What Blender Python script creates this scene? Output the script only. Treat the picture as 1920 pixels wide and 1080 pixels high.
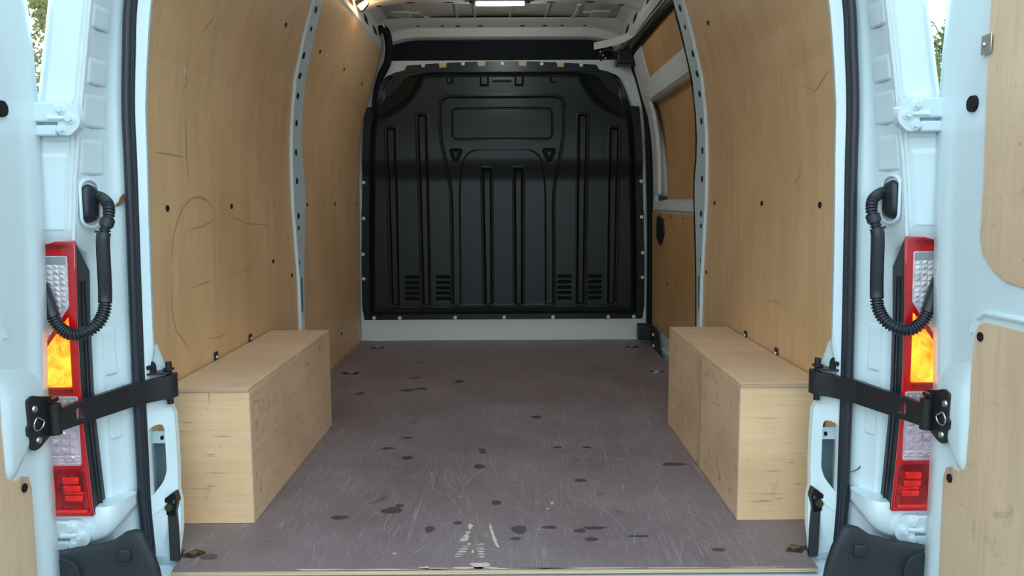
import bpy, bmesh, math, random
import numpy as np
from mathutils import Vector, Matrix
from mathutils.geometry import tessellate_polygon

# ---------------------------------------------------------------- camera, world, exposure
for o in list(bpy.data.objects): bpy.data.objects.remove(o)
C = bpy.context.scene.collection
SC = bpy.context.scene
random.seed(7); RNG = np.random.default_rng(7)

cam = bpy.data.cameras.new('camera'); cam.lens = 27.75; cam.sensor_width = 36; cam.clip_start = .02; cam.clip_end = 400
co = bpy.data.objects.new('camera', cam); C.objects.link(co)
_p, _y, _r = math.radians(-6.335), math.radians(.157), math.radians(-.306)
fw = Vector((math.sin(_y)*math.cos(_p), math.cos(_y)*math.cos(_p), math.sin(_p)))
rt = Vector((math.cos(_y), -math.sin(_y), 0)); up = rt.cross(fw)
rt2 = rt*math.cos(_r)+up*math.sin(_r); up2 = up*math.cos(_r)-rt*math.sin(_r)
m = Matrix((rt2, up2, -fw)).transposed().to_4x4(); m.translation = Vector((.04, 0, .84)); co.matrix_world = m
SC.camera = co

w = bpy.data.worlds.new('sky'); SC.world = w; w.use_nodes = True
nt = w.node_tree; bg = nt.nodes['Background']
tc = nt.nodes.new('ShaderNodeTexCoord'); sep = nt.nodes.new('ShaderNodeSeparateXYZ'); rp = nt.nodes.new('ShaderNodeValToRGB')
nt.links.new(tc.outputs['Generated'], sep.inputs[0]); nt.links.new(sep.outputs['Z'], rp.inputs[0]); nt.links.new(rp.outputs[0], bg.inputs['Color'])
rp.color_ramp.elements[0].position = 0; rp.color_ramp.elements[0].color = (.82, .95, 1, 1)
rp.color_ramp.elements[1].position = .8; rp.color_ramp.elements[1].color = (.60, .84, 1, 1)
bg.inputs['Strength'].default_value = 1.35

SC.view_settings.view_transform = 'Standard'; SC.view_settings.look = 'None'
SC.view_settings.exposure = 1.0; SC.view_settings.gamma = 1; SC.view_settings.use_curve_mapping = False

# ---------------------------------------------------------------- materials
def mat(name, col, rough=.5, metal=0, coat=0, emit=None, estr=0, bump=None, spec=.5):
    m = bpy.data.materials.new(name); m.use_nodes = True
    b = m.node_tree.nodes['Principled BSDF']
    b.inputs['Base Color'].default_value = (*col, 1); b.inputs['Roughness'].default_value = rough
    b.inputs['Metallic'].default_value = metal; b.inputs['Coat Weight'].default_value = coat
    b.inputs['Specular IOR Level'].default_value = spec
    if emit: b.inputs['Emission Color'].default_value = (*emit, 1); b.inputs['Emission Strength'].default_value = estr
    if bump:
        N = Nodes(m); n = N.noise(bump[0], 3); N.bump(n, bump[1], b)
    return m

class Nodes:
    def __init__(s, m): s.t = m.node_tree; s.b = s.t.nodes['Principled BSDF']; s._tc = None
    def new(s, t, **k):
        n = s.t.nodes.new(t)
        for a, v in k.items(): setattr(n, a, v)
        return n
    def lk(s, a, b): s.t.links.new(a, b)
    def coord(s, scale=(1,1,1), rot=(0,0,0)):
        if not s._tc: s._tc = s.new('ShaderNodeTexCoord')
        mp = s.new('ShaderNodeMapping'); mp.inputs['Scale'].default_value = scale; mp.inputs['Rotation'].default_value = rot
        s.lk(s._tc.outputs['Object'], mp.inputs[0]); return mp.outputs[0]
    def noise(s, scale, detail=3, vec=None, dist=0, rough=.55):
        n = s.new('ShaderNodeTexNoise'); n.inputs['Scale'].default_value = scale; n.inputs['Detail'].default_value = detail
        n.inputs['Distortion'].default_value = dist; n.inputs['Roughness'].default_value = rough
        s.lk(vec if vec is not None else s.coord(), n.inputs['Vector']); return n.outputs['Fac']
    def ramp(s, fac, stops):
        r = s.new('ShaderNodeValToRGB'); e = r.color_ramp.elements
        while len(e) < len(stops): e.new(.5)
        for i, (p, c) in enumerate(stops):
            e[i].position = p; e[i].color = (*c, 1) if isinstance(c, tuple) else (c, c, c, 1)
        s.lk(fac, r.inputs[0]); return r.outputs[0]
    def mix(s, fac, a, b, mode='MIX'):
        n = s.new('ShaderNodeMix', data_type='RGBA', blend_type=mode)
        for i, v in ((0, fac), (6, a), (7, b)):
            if isinstance(v, (int, float)): n.inputs[i].default_value = v
            elif isinstance(v, tuple): n.inputs[i].default_value = (*v, 1)
            else: s.lk(v, n.inputs[i])
        return n.outputs[2]
    def bump(s, h, strength, b=None, dist=.002):
        n = s.new('ShaderNodeBump'); n.inputs['Strength'].default_value = strength; n.inputs['Distance'].default_value = dist
        s.lk(h, n.inputs['Height']); s.lk(n.outputs[0], s.b.inputs['Normal'])

def ply(name, light, mid, grain, stain=.5, rough=.5, streak=(.25, .12, .04), seed=0.):
    """rotary cut birch: grain = axis index the figure runs along"""
    m = mat(name, mid, rough); N = Nodes(m)
    sc = [14, 14, 14]; sc[grain] = 1.6
    sf = [160, 160, 160]; sf[grain] = 5
    big = N.noise(2.2 + seed, 4)
    g1 = N.noise(1, 5, N.coord(tuple(sc)), .6); g2 = N.noise(1, 3, N.coord(tuple(sf)))
    c = N.mix(N.ramp(big, [(.35, 0.), (.68, 1.)]), light, mid)
    c = N.mix(N.ramp(g1, [(.42, 0.), (.72, .32)]), c, tuple(v*.62 for v in mid))
    c = N.mix(N.ramp(g2, [(.45, 0.), (.8, .22)]), c, tuple(v*.5 for v in mid))
    st = N.noise(9 + seed, 6, None, 1.2, .7)
    c = N.mix(N.ramp(st, [(.60, 0.), (.74, stain)]), c, streak)
    sm = N.noise(38, 2, N.coord((1, 1, 1), (.3, .7, .2)))
    c = N.mix(N.ramp(sm, [(.70, 0.), (.78, stain)]), c, streak)
    lt = N.noise(24, 3, N.coord((1, 1, 1), (1.3, .2, .9)), .5)
    c = N.mix(N.ramp(lt, [(.68, 0.), (.8, .35)]), c, (.72, .62, .5))
    N.lk(c, N.b.inputs['Base Color']); N.bump(g2, .15)
    return m

M = {}
WL, WM = (.62, .405, .200), (.50, .315, .150)
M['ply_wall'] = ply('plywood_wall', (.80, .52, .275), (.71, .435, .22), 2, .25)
M['ply_top'] = ply('plywood_box_top', (.84, .56, .35), (.71, .47, .28), 0, .40, seed=1)
M['ply_end'] = ply('plywood_box_end', (.92, .62, .36), (.82, .53, .29), 0, .30, seed=.6)
M['ply_side'] = ply('plywood_box_side', (.84, .57, .36), (.70, .46, .28), 1, .65, seed=.3)
M['ply_door'] = ply('plywood_door', (.86, .62, .42), (.72, .50, .32), 2, .60, .45, (.28, .19, .12))
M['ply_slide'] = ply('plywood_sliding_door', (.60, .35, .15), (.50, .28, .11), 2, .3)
M['white'] = mat('white_body_paint', (.71, .85, .89), .32, coat=.5, bump=(6, .03))
M['white_dull'] = mat('white_primer', (.66, .68, .66), .5, bump=(60, .08))
M['roof'] = mat('roof_primer', (.58, .58, .55), .55, bump=(40, .1))
M['seam'] = mat('seam_sealer', (.74, .82, .84), .5, bump=(90, .6))
M['rubber'] = mat('black_rubber', (.022, .028, .038), .36, bump=(120, .15))
M['plastic'] = mat('black_plastic', (.010, .011, .013), .38, bump=(300, .12))
M['bumper'] = mat('bumper_plastic', (.018, .024, .032), .55, bump=(260, .5))
M['bulk'] = mat('bulkhead_plastic', (.0095, .012, .013), .34, bump=(35, .1), spec=.32)
M['header'] = mat('header_dark', (.003, .005, .008), .7, spec=.25)
M['steel_black'] = mat('black_steel', (.020, .022, .024), .38, .2, bump=(70, .25))
M['hole'] = mat('hole_dark', (.004, .004, .004), .9)
M['steel'] = mat('bare_steel', (.55, .55, .55), .35, .9)
M['bolt'] = mat('pale_bolt', (.74, .74, .70), .4)
M['inner_grey'] = mat('cavity_paint', (.16, .24, .28), .6)
M['led'] = mat('led', (1, 1, 1), .3, emit=(.85, 1, 1), estr=9)
M['warm'] = mat('warm_lamp', (1, .8, .5), .3, emit=(1, .55, .22), estr=9)
M['asphalt'] = mat('asphalt', (.10, .10, .10), .9, bump=(200, .6))
M['bark'] = mat('bark', (.10, .075, .055), .9, bump=(30, .8))
M['leaf_dry'] = mat('dry_leaf', (.22, .085, .03), .7)
M['mark_light'] = mat('worn_wood_mark', (.68, .55, .46), .7)
M['mark_scratch'] = mat('scratch_mark', (.36, .31, .31), .6)
M['mark_dark'] = mat('oil_mark', (.088, .066, .070), .38)
M['scuff'] = mat('scuff_mark', (.50, .33, .175), .6)
M['black_tape'] = mat('black_tag', (.012, .012, .012), .5)
M['yellow'] = mat('zinc_yellow', (.22, .22, .12), .35, .8)

# floor: brown phenolic film plywood, worn and scratched
m = mat('floor_film', (.1, .08, .08), .5); N = Nodes(m); M['floor'] = m
big = N.noise(2.4, 5); c = N.mix(N.ramp(big, [(.3, 0.), (.7, 1.)]), (.205, .138, .142), (.300, .222, .226))
fine = N.noise(90, 3); c = N.mix(N.ramp(fine, [(.35, 0.), (.75, .5)]), c, (.20, .17, .17))
wv = N.new('ShaderNodeTexWave', wave_type='BANDS', bands_direction='X'); wv.inputs['Scale'].default_value = 60; wv.inputs['Distortion'].default_value = 1.5
N.lk(N.coord(), wv.inputs['Vector']); c = N.mix(N.ramp(wv.outputs['Fac'], [(.4, 0.), (1., .16)]), c, (.07, .055, .055))
for k, (ang, sa, sb, st) in enumerate([(.15, 45, 1.2, .75), (-.35, 60, 1.6, .6), (.6, 40, 1.5, .55), (1.35, 50, 1.8, .5), (-.9, 55, 2.4, .5), (2.2, 42, 2., .45), (.35, 80, 2.5, .55)]):
    n = N.noise(1, 2, N.coord((sa, sb, 1), (0, 0, ang)), .9 + .3*k)
    ln = N.ramp(n, [(.485, 0.), (.5, st), (.515, 0.)])
    gate = N.ramp(N.noise(5 + k, 2, N.coord((1, 1, 1), (k, 0, ang))), [(.5, 0.), (.62, 1.)])
    c = N.mix(N.mix(1., ln, gate, 'MULTIPLY'), c, (.42, .36, .38))
dk = N.noise(7, 3, N.coord((1, .8, 1), (0, .4, 1.1)), .6); c = N.mix(N.ramp(dk, [(.69, 0.), (.75, .55)]), c, (.05, .038, .04))
N.lk(c, N.b.inputs['Base Color']); N.lk(N.ramp(big, [(.3, .42), (.7, .62)]), N.b.inputs['Roughness']); N.bump(fine, .3)

# plywood edge: layered plies
m = mat('plywood_edge', (.4, .28, .18), .7); N = Nodes(m); M['ply_edge'] = m
wv = N.new('ShaderNodeTexWave', wave_type='BANDS', bands_direction='Z'); wv.inputs['Scale'].default_value = 90; wv.inputs['Distortion'].default_value = .6
N.lk(N.coord((.1, .1, 1)), wv.inputs['Vector'])
N.lk(N.mix(wv.outputs['Fac'], (.34, .22, .13), (.72, .53, .34)), N.b.inputs['Base Color'])

# lamp lenses
def lens(name, c1, c2, scale, estr=0, rough=.15, metal=0., e1=None):
    m = mat(name, c1, rough, metal, coat=1); N = Nodes(m)
    v = N.new('ShaderNodeTexVoronoi', feature='F1'); v.inputs['Scale'].default_value = scale; N.lk(N.coord((1, 1, .8)), v.inputs['Vector'])
    sx = N.new('ShaderNodeSeparateColor'); N.lk(v.outputs['Color'], sx.inputs[0])
    col = N.mix(sx.outputs[0], c1, c2); N.lk(col, N.b.inputs['Base Color'])
    if estr:
        g = N.noise(16, 4, None, 1.5)
        N.lk(N.mix(N.ramp(g, [(.36, 0.), (.62, 1.)]), e1[0], e1[1]), N.b.inputs['Emission Color']); N.b.inputs['Emission Strength'].default_value = estr
    return m
M['lens_red'] = lens('red_lens', (.34, .003, .008), (.46, .005, .012), 20, .06, .12, 0, ((.9, .0, .005), (1, .02, .01)))
M['lens_red_deep'] = lens('deep_red_lens', (.13, .001, .003), (.42, .004, .008), 70, .02, .1, 0, ((.5, 0, 0), (1, .02, .01)))
M['lens_red_block'] = lens('red_reflector_block', (.9, .03, .02), (.6, .01, .01), 60, .08, .2, 0, ((.9, .01, .005), (1, .05, .02)))
M['lens_amber'] = lens('lit_amber_lens', (.9, .3, .02), (1, .5, .05), 60, .66, .1, 0, ((1, .10, .0), (1, .52, .04)))
M['lens_clear'] = lens('clear_reflector', (.96, .92, .94), (.62, .55, .58), 95, 0, .18, .25)
M['lens_pink'] = lens('pinkish_reflector', (.92, .76, .84), (.62, .48, .56), 45, 0, .14, .35)
M['lens_grey'] = mat('grey_lens_band', (.30, .36, .36), .25, coat=1)

def leafmat(name, a, b):
    m = mat(name, a, .6); N = Nodes(m)
    N.lk(N.mix(N.ramp(N.noise(1.3, 3), [(.35, 0.), (.65, 1.)]), a, b), N.b.inputs['Base Color'])
    tr = N.new('ShaderNodeBsdfTranslucent'); tr.inputs['Color'].default_value = (*b, 1)
    ms = N.new('ShaderNodeMixShader'); ms.inputs[0].default_value = .35
    out = m.node_tree.nodes['Material Output']; N.lk(N.b.outputs[0], ms.inputs[1]); N.lk(tr.outputs[0], ms.inputs[2]); N.lk(ms.outputs[0], out.inputs[0])
    return m
M['leaf_autumn'] = leafmat('autumn_leaves', (.20, .28, .12), (.50, .40, .14))
M['leaf_green'] = leafmat('evergreen_leaves', (.12, .20, .08), (.26, .32, .12))
M['leaf_yellow'] = leafmat('yellow_leaves', (.55, .38, .04), (.35, .36, .06))

# ---------------------------------------------------------------- mesh helpers
WLOC = {}
def thing(name, label=None, cat=None, loc=(0, 0, 0), group=None, kind=None, parent=None):
    o = bpy.data.objects.new(name, None); C.objects.link(o); o.empty_display_size = .05
    pw = WLOC[parent.name] if parent else Vector((0, 0, 0))
    o.location = Vector(loc)-pw; o.parent = parent; WLOC[o.name] = Vector(loc)
    tag(o, label, cat, group, kind); return o
def tag(o, label=None, cat=None, group=None, kind=None):
    if label: o['label'] = label
    if cat: o['category'] = cat
    if group: o['group'] = group
    if kind: o['kind'] = kind
    return o

class MB:
    def __init__(s): s.v = []; s.f = []
    def add(s, vs, fs):
        n = len(s.v); s.v += [tuple(v) for v in vs]; s.f += [tuple(i+n for i in f) for f in fs]; return s
    def box(s, x0, x1, y0, y1, z0, z1):
        return s.add([(x, y, z) for z in (z0, z1) for y in (y0, y1) for x in (x0, x1)],
                     [(0, 2, 3, 1), (4, 5, 7, 6), (0, 1, 5, 4), (2, 6, 7, 3), (0, 4, 6, 2), (1, 3, 7, 5)])
    def cyl(s, p0, p1, r0, r1=None, n=16, caps=True):
        return s.tube([p0, p1], [r0, r0 if r1 is None else r1], n, caps)
    def tube(s, path, rad, n=12, caps=True, flat=1., up=(0, 0, 1), closed=False):
        P = [Vector(p) for p in path]; k = len(P)
        if not hasattr(rad, '__len__'): rad = [rad]*k
        vs = []; prev = None
        for i, p in enumerate(P):
            if closed: t = (P[(i+1) % k]-P[i-1]).normalized()
            else: t = (P[min(i+1, k-1)]-P[max(i-1, 0)]).normalized()
            if prev is None:
                a = Vector(up); a = a-t*a.dot(t)
                if a.length < 1e-3: a = Vector((1, 0, 0)); a = a-t*a.dot(t)
                if a.length < 1e-3: a = Vector((0, 1, 0)); a = a-t*a.dot(t)
            else: a = prev-t*prev.dot(t)
            a.normalize(); prev = a; b = t.cross(a)
            for j in range(n):
                q = 2*math.pi*j/n; vs.append(p+(a*math.cos(q)*flat+b*math.sin(q))*rad[i])
        fs = [(i*n+j, i*n+(j+1) % n, (i+1)*n+(j+1) % n, (i+1)*n+j) for i in range(k-1) for j in range(n)]
        if closed: fs += [((k-1)*n+j, (k-1)*n+(j+1) % n, (j+1) % n, j) for j in range(n)]
        elif caps: fs += [tuple(range(n)), tuple(range((k-1)*n, k*n))]
        return s.add(vs, fs)
    def grid(s, rows):
        n = len(rows[0])
        return s.add([p for r in rows for p in r], [(i*n+j, i*n+j+1, (i+1)*n+j+1, (i+1)*n+j) for i in range(len(rows)-1) for j in range(n-1)])
    def prism(s, poly, f0, f1, holes=()):
        """poly: 2D outline; f0/f1 map (a,b)->3D for the two caps; holes: inner outlines"""
        loops = [list(poly)]+[list(h) for h in holes]; flat = [p for l in loops for p in l]; n = len(flat)
        tris = tessellate_polygon([[Vector((p[0], p[1], 0)) for p in l] for l in loops])
        vs = [f0(*p) for p in flat]+[f1(*p) for p in flat]
        fs = [tuple(t) for t in tris]+[tuple(i+n for i in t) for t in tris]
        b = 0
        for l in loops:
            k = len(l); fs += [(b+i, b+(i+1) % k, b+(i+1) % k+n, b+i+n) for i in range(k)]; b += k
        return s.add(vs, fs)
    def disc(s, c, nrm, r, n=14, sx=1., up=(0, 0, 1), t=.0012):
        nrm = Vector(nrm).normalized(); a = Vector(up); a = (a-nrm*a.dot(nrm)).normalized(); b = nrm.cross(a); c = Vector(c)
        ring = [c+(a*math.cos(2*math.pi*i/n)+b*math.sin(2*math.pi*i/n)*sx)*r for i in range(n)]
        return s.add([p+nrm*t for p in ring]+[p-nrm*t for p in ring],
                     [tuple(range(n)), tuple(range(n, 2*n))]+[(i, (i+1) % n, (i+1) % n+n, i+n) for i in range(n)])
    def build(s, name, mt, parent=None, smooth=True, bevel=0, solid=0, ang=35, subsurf=0, base=False, **tg):
        me = bpy.data.meshes.new(name)
        V = np.array(s.v, float); lo, hi = V.min(0), V.max(0)
        o0 = Vector(((lo[0]+hi[0])/2, (lo[1]+hi[1])/2, lo[2] if base else (lo[2]+hi[2])/2))
        me.from_pydata((V-np.array(o0)).tolist(), [], s.f)
        bm = bmesh.new(); bm.from_mesh(me); bmesh.ops.recalc_face_normals(bm, faces=bm.faces); bm.to_mesh(me); bm.free()
        mt = mt if isinstance(mt, (list, tuple)) else [mt]
        for q in mt: me.materials.append(M[q])
        if smooth: me.shade_smooth(); me.set_sharp_from_angle(angle=math.radians(ang))
        o = bpy.data.objects.new(name, me); C.objects.link(o)
        pw = WLOC[parent.name] if parent else Vector((0, 0, 0))
        o.location = o0-pw; o.parent = parent; WLOC[o.name] = o0
        if solid: d = o.modifiers.new('thick', 'SOLIDIFY'); d.thickness = solid; d.offset = 0
        if bevel: d = o.modifiers.new('bevel', 'BEVEL'); d.width = bevel; d.segments = 2; d.limit_method = 'ANGLE'; d.angle_limit = math.radians(40)
        if subsurf: d = o.modifiers.new('sub', 'SUBSURF'); d.levels = subsurf; d.render_levels = subsurf
        tag(o, **{{'kind': 'kind', 'label': 'label', 'cat': 'cat', 'group': 'group'}[k]: v for k, v in tg.items()})
        return o

def roundpoly(pts, r, n=5):
    """round the corners of a 2D outline"""
    out = []; k = len(pts)
    for i in range(k):
        p0, p, p1 = Vector(pts[i-1]), Vector(pts[i]), Vector(pts[(i+1) % k])
        rr = r[i] if hasattr(r, '__len__') else r
        if rr <= 0: out.append(tuple(p)); continue
        a = p+(p0-p).normalized()*min(rr, (p0-p).length*.48); b = p+(p1-p).normalized()*min(rr, (p1-p).length*.48)
        for j in range(n+1):
            t = j/n; out.append(tuple(a*(1-t)**2+p*2*t*(1-t)+b*t*t))
    return out
def smoothpath(pts, n=6):
    P = [Vector(p) for p in pts]; out = []
    for i in range(len(P)-1):
        a, b, c, d = P[max(i-1, 0)], P[i], P[i+1], P[min(i+2, len(P)-1)]
        for j in range(n):
            t = j/n; out.append(.5*((2*b)+(c-a)*t+(2*a-5*b+4*c-d)*t*t+(3*b-a-3*c+d)*t**3))
    return out+[P[-1]]
def ip(x, T): return float(np.interp(x, [a for a, _ in T], [b for _, b in T]))
SN = {-1: 'left', 1: 'right'}

# ---------------------------------------------------------------- the load space: wall profile |x| over z
WT = [(-.6, .862), (0, .862), (.45, .855), (.8, .851), (1.0, .847), (1.1, .842), (1.2, .832), (1.32, .811), (1.42, .778), (1.6, .726), (1.76, .68), (1.9, .64)]
def W(z): return ip(z, WT)
FLOOR_Z0 = -.011

# ground under and around the vehicle
g = MB().grid([[(x, y, -.56) for x in np.linspace(-40, 40, 9)] for y in np.linspace(-30, 60, 9)]).build('ground', 'asphalt', smooth=False, kind='structure')

# floor
fl = thing('floor', 'worn brown plywood load floor, scratched and stained', None, (0, 3.2, 0), kind='structure')
pl = [(-.738, 1.724), (.742, 1.724), (.752, 1.84), (.862, 1.86), (.862, 3.42), (.853, 3.43), (.853, 4.72), (-.862, 4.72), (-.862, 1.86), (-.752, 1.84)]
MB().prism(pl, lambda a, b: (a, b, 0), lambda a, b: (a, b, -.0095)).build('floor_board', 'floor', fl, smooth=False)
MB().box(-.738, .742, 1.7225, 1.7245, -.0098, -.0006).build('board_edge', 'ply_edge', fl, smooth=False, label='pale layered plywood front edge')

def ribbon(mb, pts, wd, z=.0006, jit=0.):
    P = [Vector((p[0], p[1])) for p in pts]; rows = []
    for i, p in enumerate(P):
        t = (P[min(i+1, len(P)-1)]-P[max(i-1, 0)]).normalized(); q = Vector((-t.y, t.x)); ww = wd*(1-abs(2*i/(len(P)-1)-1)**3)*(1+jit*random.uniform(-1, 1))/2+.0002
        rows.append([(p.x-q.x*ww, p.y-q.y*ww, z), (p.x+q.x*ww, p.y+q.y*ww, z)])
    mb.grid(rows)
def blob(mb, cx, cy, rx, ry, z=.0008, n=18, rag=.25):
    ph = random.uniform(0, 6); ring = []
    for i in range(n):
        a = 2*math.pi*i/n; k = 1+rag*math.sin(3*a+ph)*.5+rag*random.uniform(-.5, .5); ring.append((cx+rx*k*math.cos(a), max(cy+ry*k*math.sin(a), 1.7248), z))
    mb.add([(cx, max(cy, 1.725), z)]+ring, [(0, i+1, (i+1) % n+1) for i in range(n)])
sm = MB()
big = [[(-.162, 2.457), (-.155, 2.30), (-.12, 2.22), (-.085, 2.15), (-.08, 2.10)], [(-.02, 2.55), (-.05, 2.40), (-.095, 2.28), (-.10, 2.22), (-.075, 2.14), (-.078, 2.06)],
       [(.66, 3.85), (.63, 3.5), (.60, 3.2), (.56, 2.9), (.541, 2.72)], [(-.64, 3.3), (-.45, 3.1), (-.33, 3.0), (-.25, 3.02)], [(-.55, 3.6), (-.2, 3.55), (.25, 3.6), (.5, 3.58)],
       [(-.5, 3.05), (-.1, 3.1), (.3, 3.05), (.6, 3.1)], [(-.19, 2.39), (-.19, 2.24), (-.14, 2.18), (-.10, 2.08), (-.11, 2.02)], [(.25, 2.2), (.29, 2.08), (.32, 1.99), (.335, 1.93)],
       [(.28, 3.2), (.24, 3.0), (.26, 2.85), (.31, 2.74), (.27, 2.7)], [(-.33, 2.35), (-.37, 2.25), (-.40, 2.14)], [(-.28, 2.1), (-.29, 2.0), (-.285, 1.93)], [(.15, 2.55), (.35, 2.5), (.5, 2.51)],
       [(.34, 1.85), (.36, 1.93), (.41, 1.95)], [(.5, 2.3), (.46, 2.2), (.52, 2.05), (.58, 1.95)], [(.05, 2.4), (.06, 2.3)], [(-.16, 1.87), (-.20, 1.80)]]
for b_ in big: ribbon(sm, smoothpath([(x, y, 0) for x, y in b_], 5), .0030, jit=.5)
for k in range(230):
    x, y = random.uniform(-.7, .7), random.choice([random.uniform(1.76, 2.6), random.uniform(1.76, 4.2)]); a = random.choice([random.gauss(1.2, .4), random.uniform(0, 3.1)])
    l = random.uniform(.02, .22); cv = random.uniform(-.25, .25)*l
    if abs(x)+abs(l) > .72 or (y > 1.9 and y < 3 and abs(x) > .55): continue
    ribbon(sm, [(x+math.cos(a)*l*t-math.sin(a)*cv*t*t, y+math.sin(a)*l*t+math.cos(a)*cv*t*t) for t in np.linspace(0, 1, 6)], random.uniform(.0007, .0018), .0005)
sm.build('scratch_marks', 'mark_scratch', fl, smooth=False, kind='stuff')
wm = MB()
ribbon(wm, smoothpath([(-.015, 1.985, 0), (-.012, 1.95, 0), (-.004, 1.90, 0), (.003, 1.86, 0), (.010, 1.838, 0)], 5), .0085, .0009, .4)
for (x, y, rx, ry) in [(-.066, 1.965, .006, .018), (-.070, 1.93, .006, .006), (-.071, 1.918, .006, .003), (-.073, 1.906, .007, .010), (-.076, 1.888, .010, .008), (-.080, 1.878, .011, .004), (-.064, 1.860, .005, .007),
                       (-.072, 1.845, .010, .003), (-.075, 1.832, .011, .004), (-.079, 1.818, .011, .006), (-.084, 1.804, .010, .003), (-.087, 1.792, .009, .003), (-.035, 1.858, .010, .003), (-.036, 1.842, .009, .002), (-.034, 1.832, .010, .004),
                       (-.033, 1.818, .009, .005), (-.032, 1.804, .009, .004), (-.031, 1.790, .008, .004), (-.053, 1.818, .003, .010), (-.034, 1.744, .022, .016), (-.05, 1.733, .05, .006), (-.15, 1.730, .06, .004), (-.21, 1.7275, .13, .003), (.04, 1.728, .12, .0035), (.2, 1.728, .14, .0035), (-.4, 1.7285, .06, .004), (-.16, 1.736, .012, .006),
                       (.44, 1.727, .10, .0025), (.60, 1.727, .07, .0025), (.155, 2.12, .004, .012), (.14, 2.08, .004, .006), (-.105, 2.17, .005, .003), (-.41, 1.925, .005, .002), (.11, 1.945, .006, .0015), (-.24, 1.81, .006, .004)]: blob(wm, x, y, rx, ry, .0009, 14, .4)
wm.build('worn_patches', 'mark_light', fl, smooth=False, kind='stuff', label='pale worn wood showing through the film')
dm = MB()
for (x, y, rx, ry) in [(.060, 1.945, .020, .026), (.138, 1.958, .020, .010), (.255, 1.952, .030, .009), (.215, 1.935, .016, .012), (.05, 1.89, .014, .009), (.24, 1.885, .017, .011), (-.285, 2.075, .028, .022), (-.27, 2.11, .013, .010), (-.002, 2.126, .013, .018), (-.42, 2.03, .024, .014),
                       (-.30, 2.52, .018, .018), (-.06, 2.43, .018, .022), (-.053, 2.57, .014, .012), (-.055, 2.60, .014, .012), (-.38, 2.62, .022, .012), (-.33, 2.74, .02, .009), (-.62, 3.4, .02, .02), (-.42, 3.45, .035, .02), (-.36, 3.48, .03, .018), (-.2, 3.62, .02, .03), (-.42, 3.7, .03, .015), (.14, 3.0, .02, .02), (.2, 2.62, .016, .009), (.3, 2.62, .016, .012), (.562, 2.44, .04, .016), (.25, 2.3, .02, .012), (-.68, 1.80, .022, .014), (-.10, 1.99, .012, .010), (.36, 1.9, .028, .006), (.54, 1.82, .016, .01), (-.17, 1.95, .012, .02)]:
    blob(dm, x, y, rx, ry, .0007, 22, .16)
dm.build('stain_marks', 'mark_dark', fl, smooth=False, kind='stuff', label='dark oily spots')

# rear sill of the body
sl = thing('trim_1', 'grey painted metal sill under the rear edge of the floor', None, (0, 1.7, -.05), kind='structure')
MB().box(-.80, .80, 1.60, 1.80, -.10, -.016).build('sill_plate', 'white', sl, bevel=.006)
MB().box(-.86, .86, 1.72, 4.85, -.24, -.03).build('floor_pan', 'white_dull', sl)

# side walls ------------------------------------------------------------------
def wallpatch(mb, s, y0, y1, z0, z1, off=0., ny=2, thick=.006):
    zs = [z0]+[z for z, _ in WT if z0+.01 < z < z1-.01]+[z1]
    zs = sorted(set(zs+list(np.arange(math.ceil(z0*20)/20, z1, .05))))
    f0 = y0 if callable(y0) else (lambda z: y0); f1 = y1 if callable(y1) else (lambda z: y1)
    inn = [[(s*(W(z)+off), f0(z)+(f1(z)-f0(z))*t/ny, z) for t in range(ny+1)] for z in zs]
    out = [[(s*(W(z)+off+thick), f0(z)+(f1(z)-f0(z))*t/ny, z) for t in range(ny+1)] for z in zs]
    mb.grid(inn).grid(out)
    for r in ((inn[0], out[0]), (inn[-1], out[-1])): mb.grid(list(r))
    mb.grid([[a[0] for a in inn], [a[0] for a in out]]).grid([[a[-1] for a in inn], [a[-1] for a in out]])
    return mb
RIBR = [(0, 3.325), (.30, 3.322), (.51, 3.308), (.75, 3.262), (.83, 3.245), (.99, 3.235), (1.09, 3.232), (1.20, 3.224), (1.30, 3.205), (1.47, 3.163), (1.62, 3.170), (1.78, 3.17)]
RIBF = [(0, 3.385), (.30, 3.385), (.51, 3.392), (.70, 3.415), (.83, 3.440), (.93, 3.436), (1.01, 3.400), (1.10, 3.380), (1.22, 3.364), (1.28, 3.355), (1.38, 3.315), (1.52, 3.290), (1.64, 3.298), (1.78, 3.30)]
def wall_normal(s, z):
    d = (W(z+.02)-W(z-.02))/.04; return Vector((-s, 0, d)).normalized()
def wmark(mb, s, pts, wd, off=-.001):
    """a thin scuff following (y,z) points on the lining"""
    P = [Vector(p) for p in pts]; rows = []
    for i, p in enumerate(P):
        t = (P[min(i+1, len(P)-1)]-P[max(i-1, 0)]).normalized(); q = Vector((-t.y, t.x)); ww = .7*wd*(1-abs(2*i/(len(P)-1)-1)**3)/2+.0003
        rows.append([(s*(W(a.y)+off), a.x, a.y) for a in (p-q*ww, p+q*ww)])
    mb.grid(rows)

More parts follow.
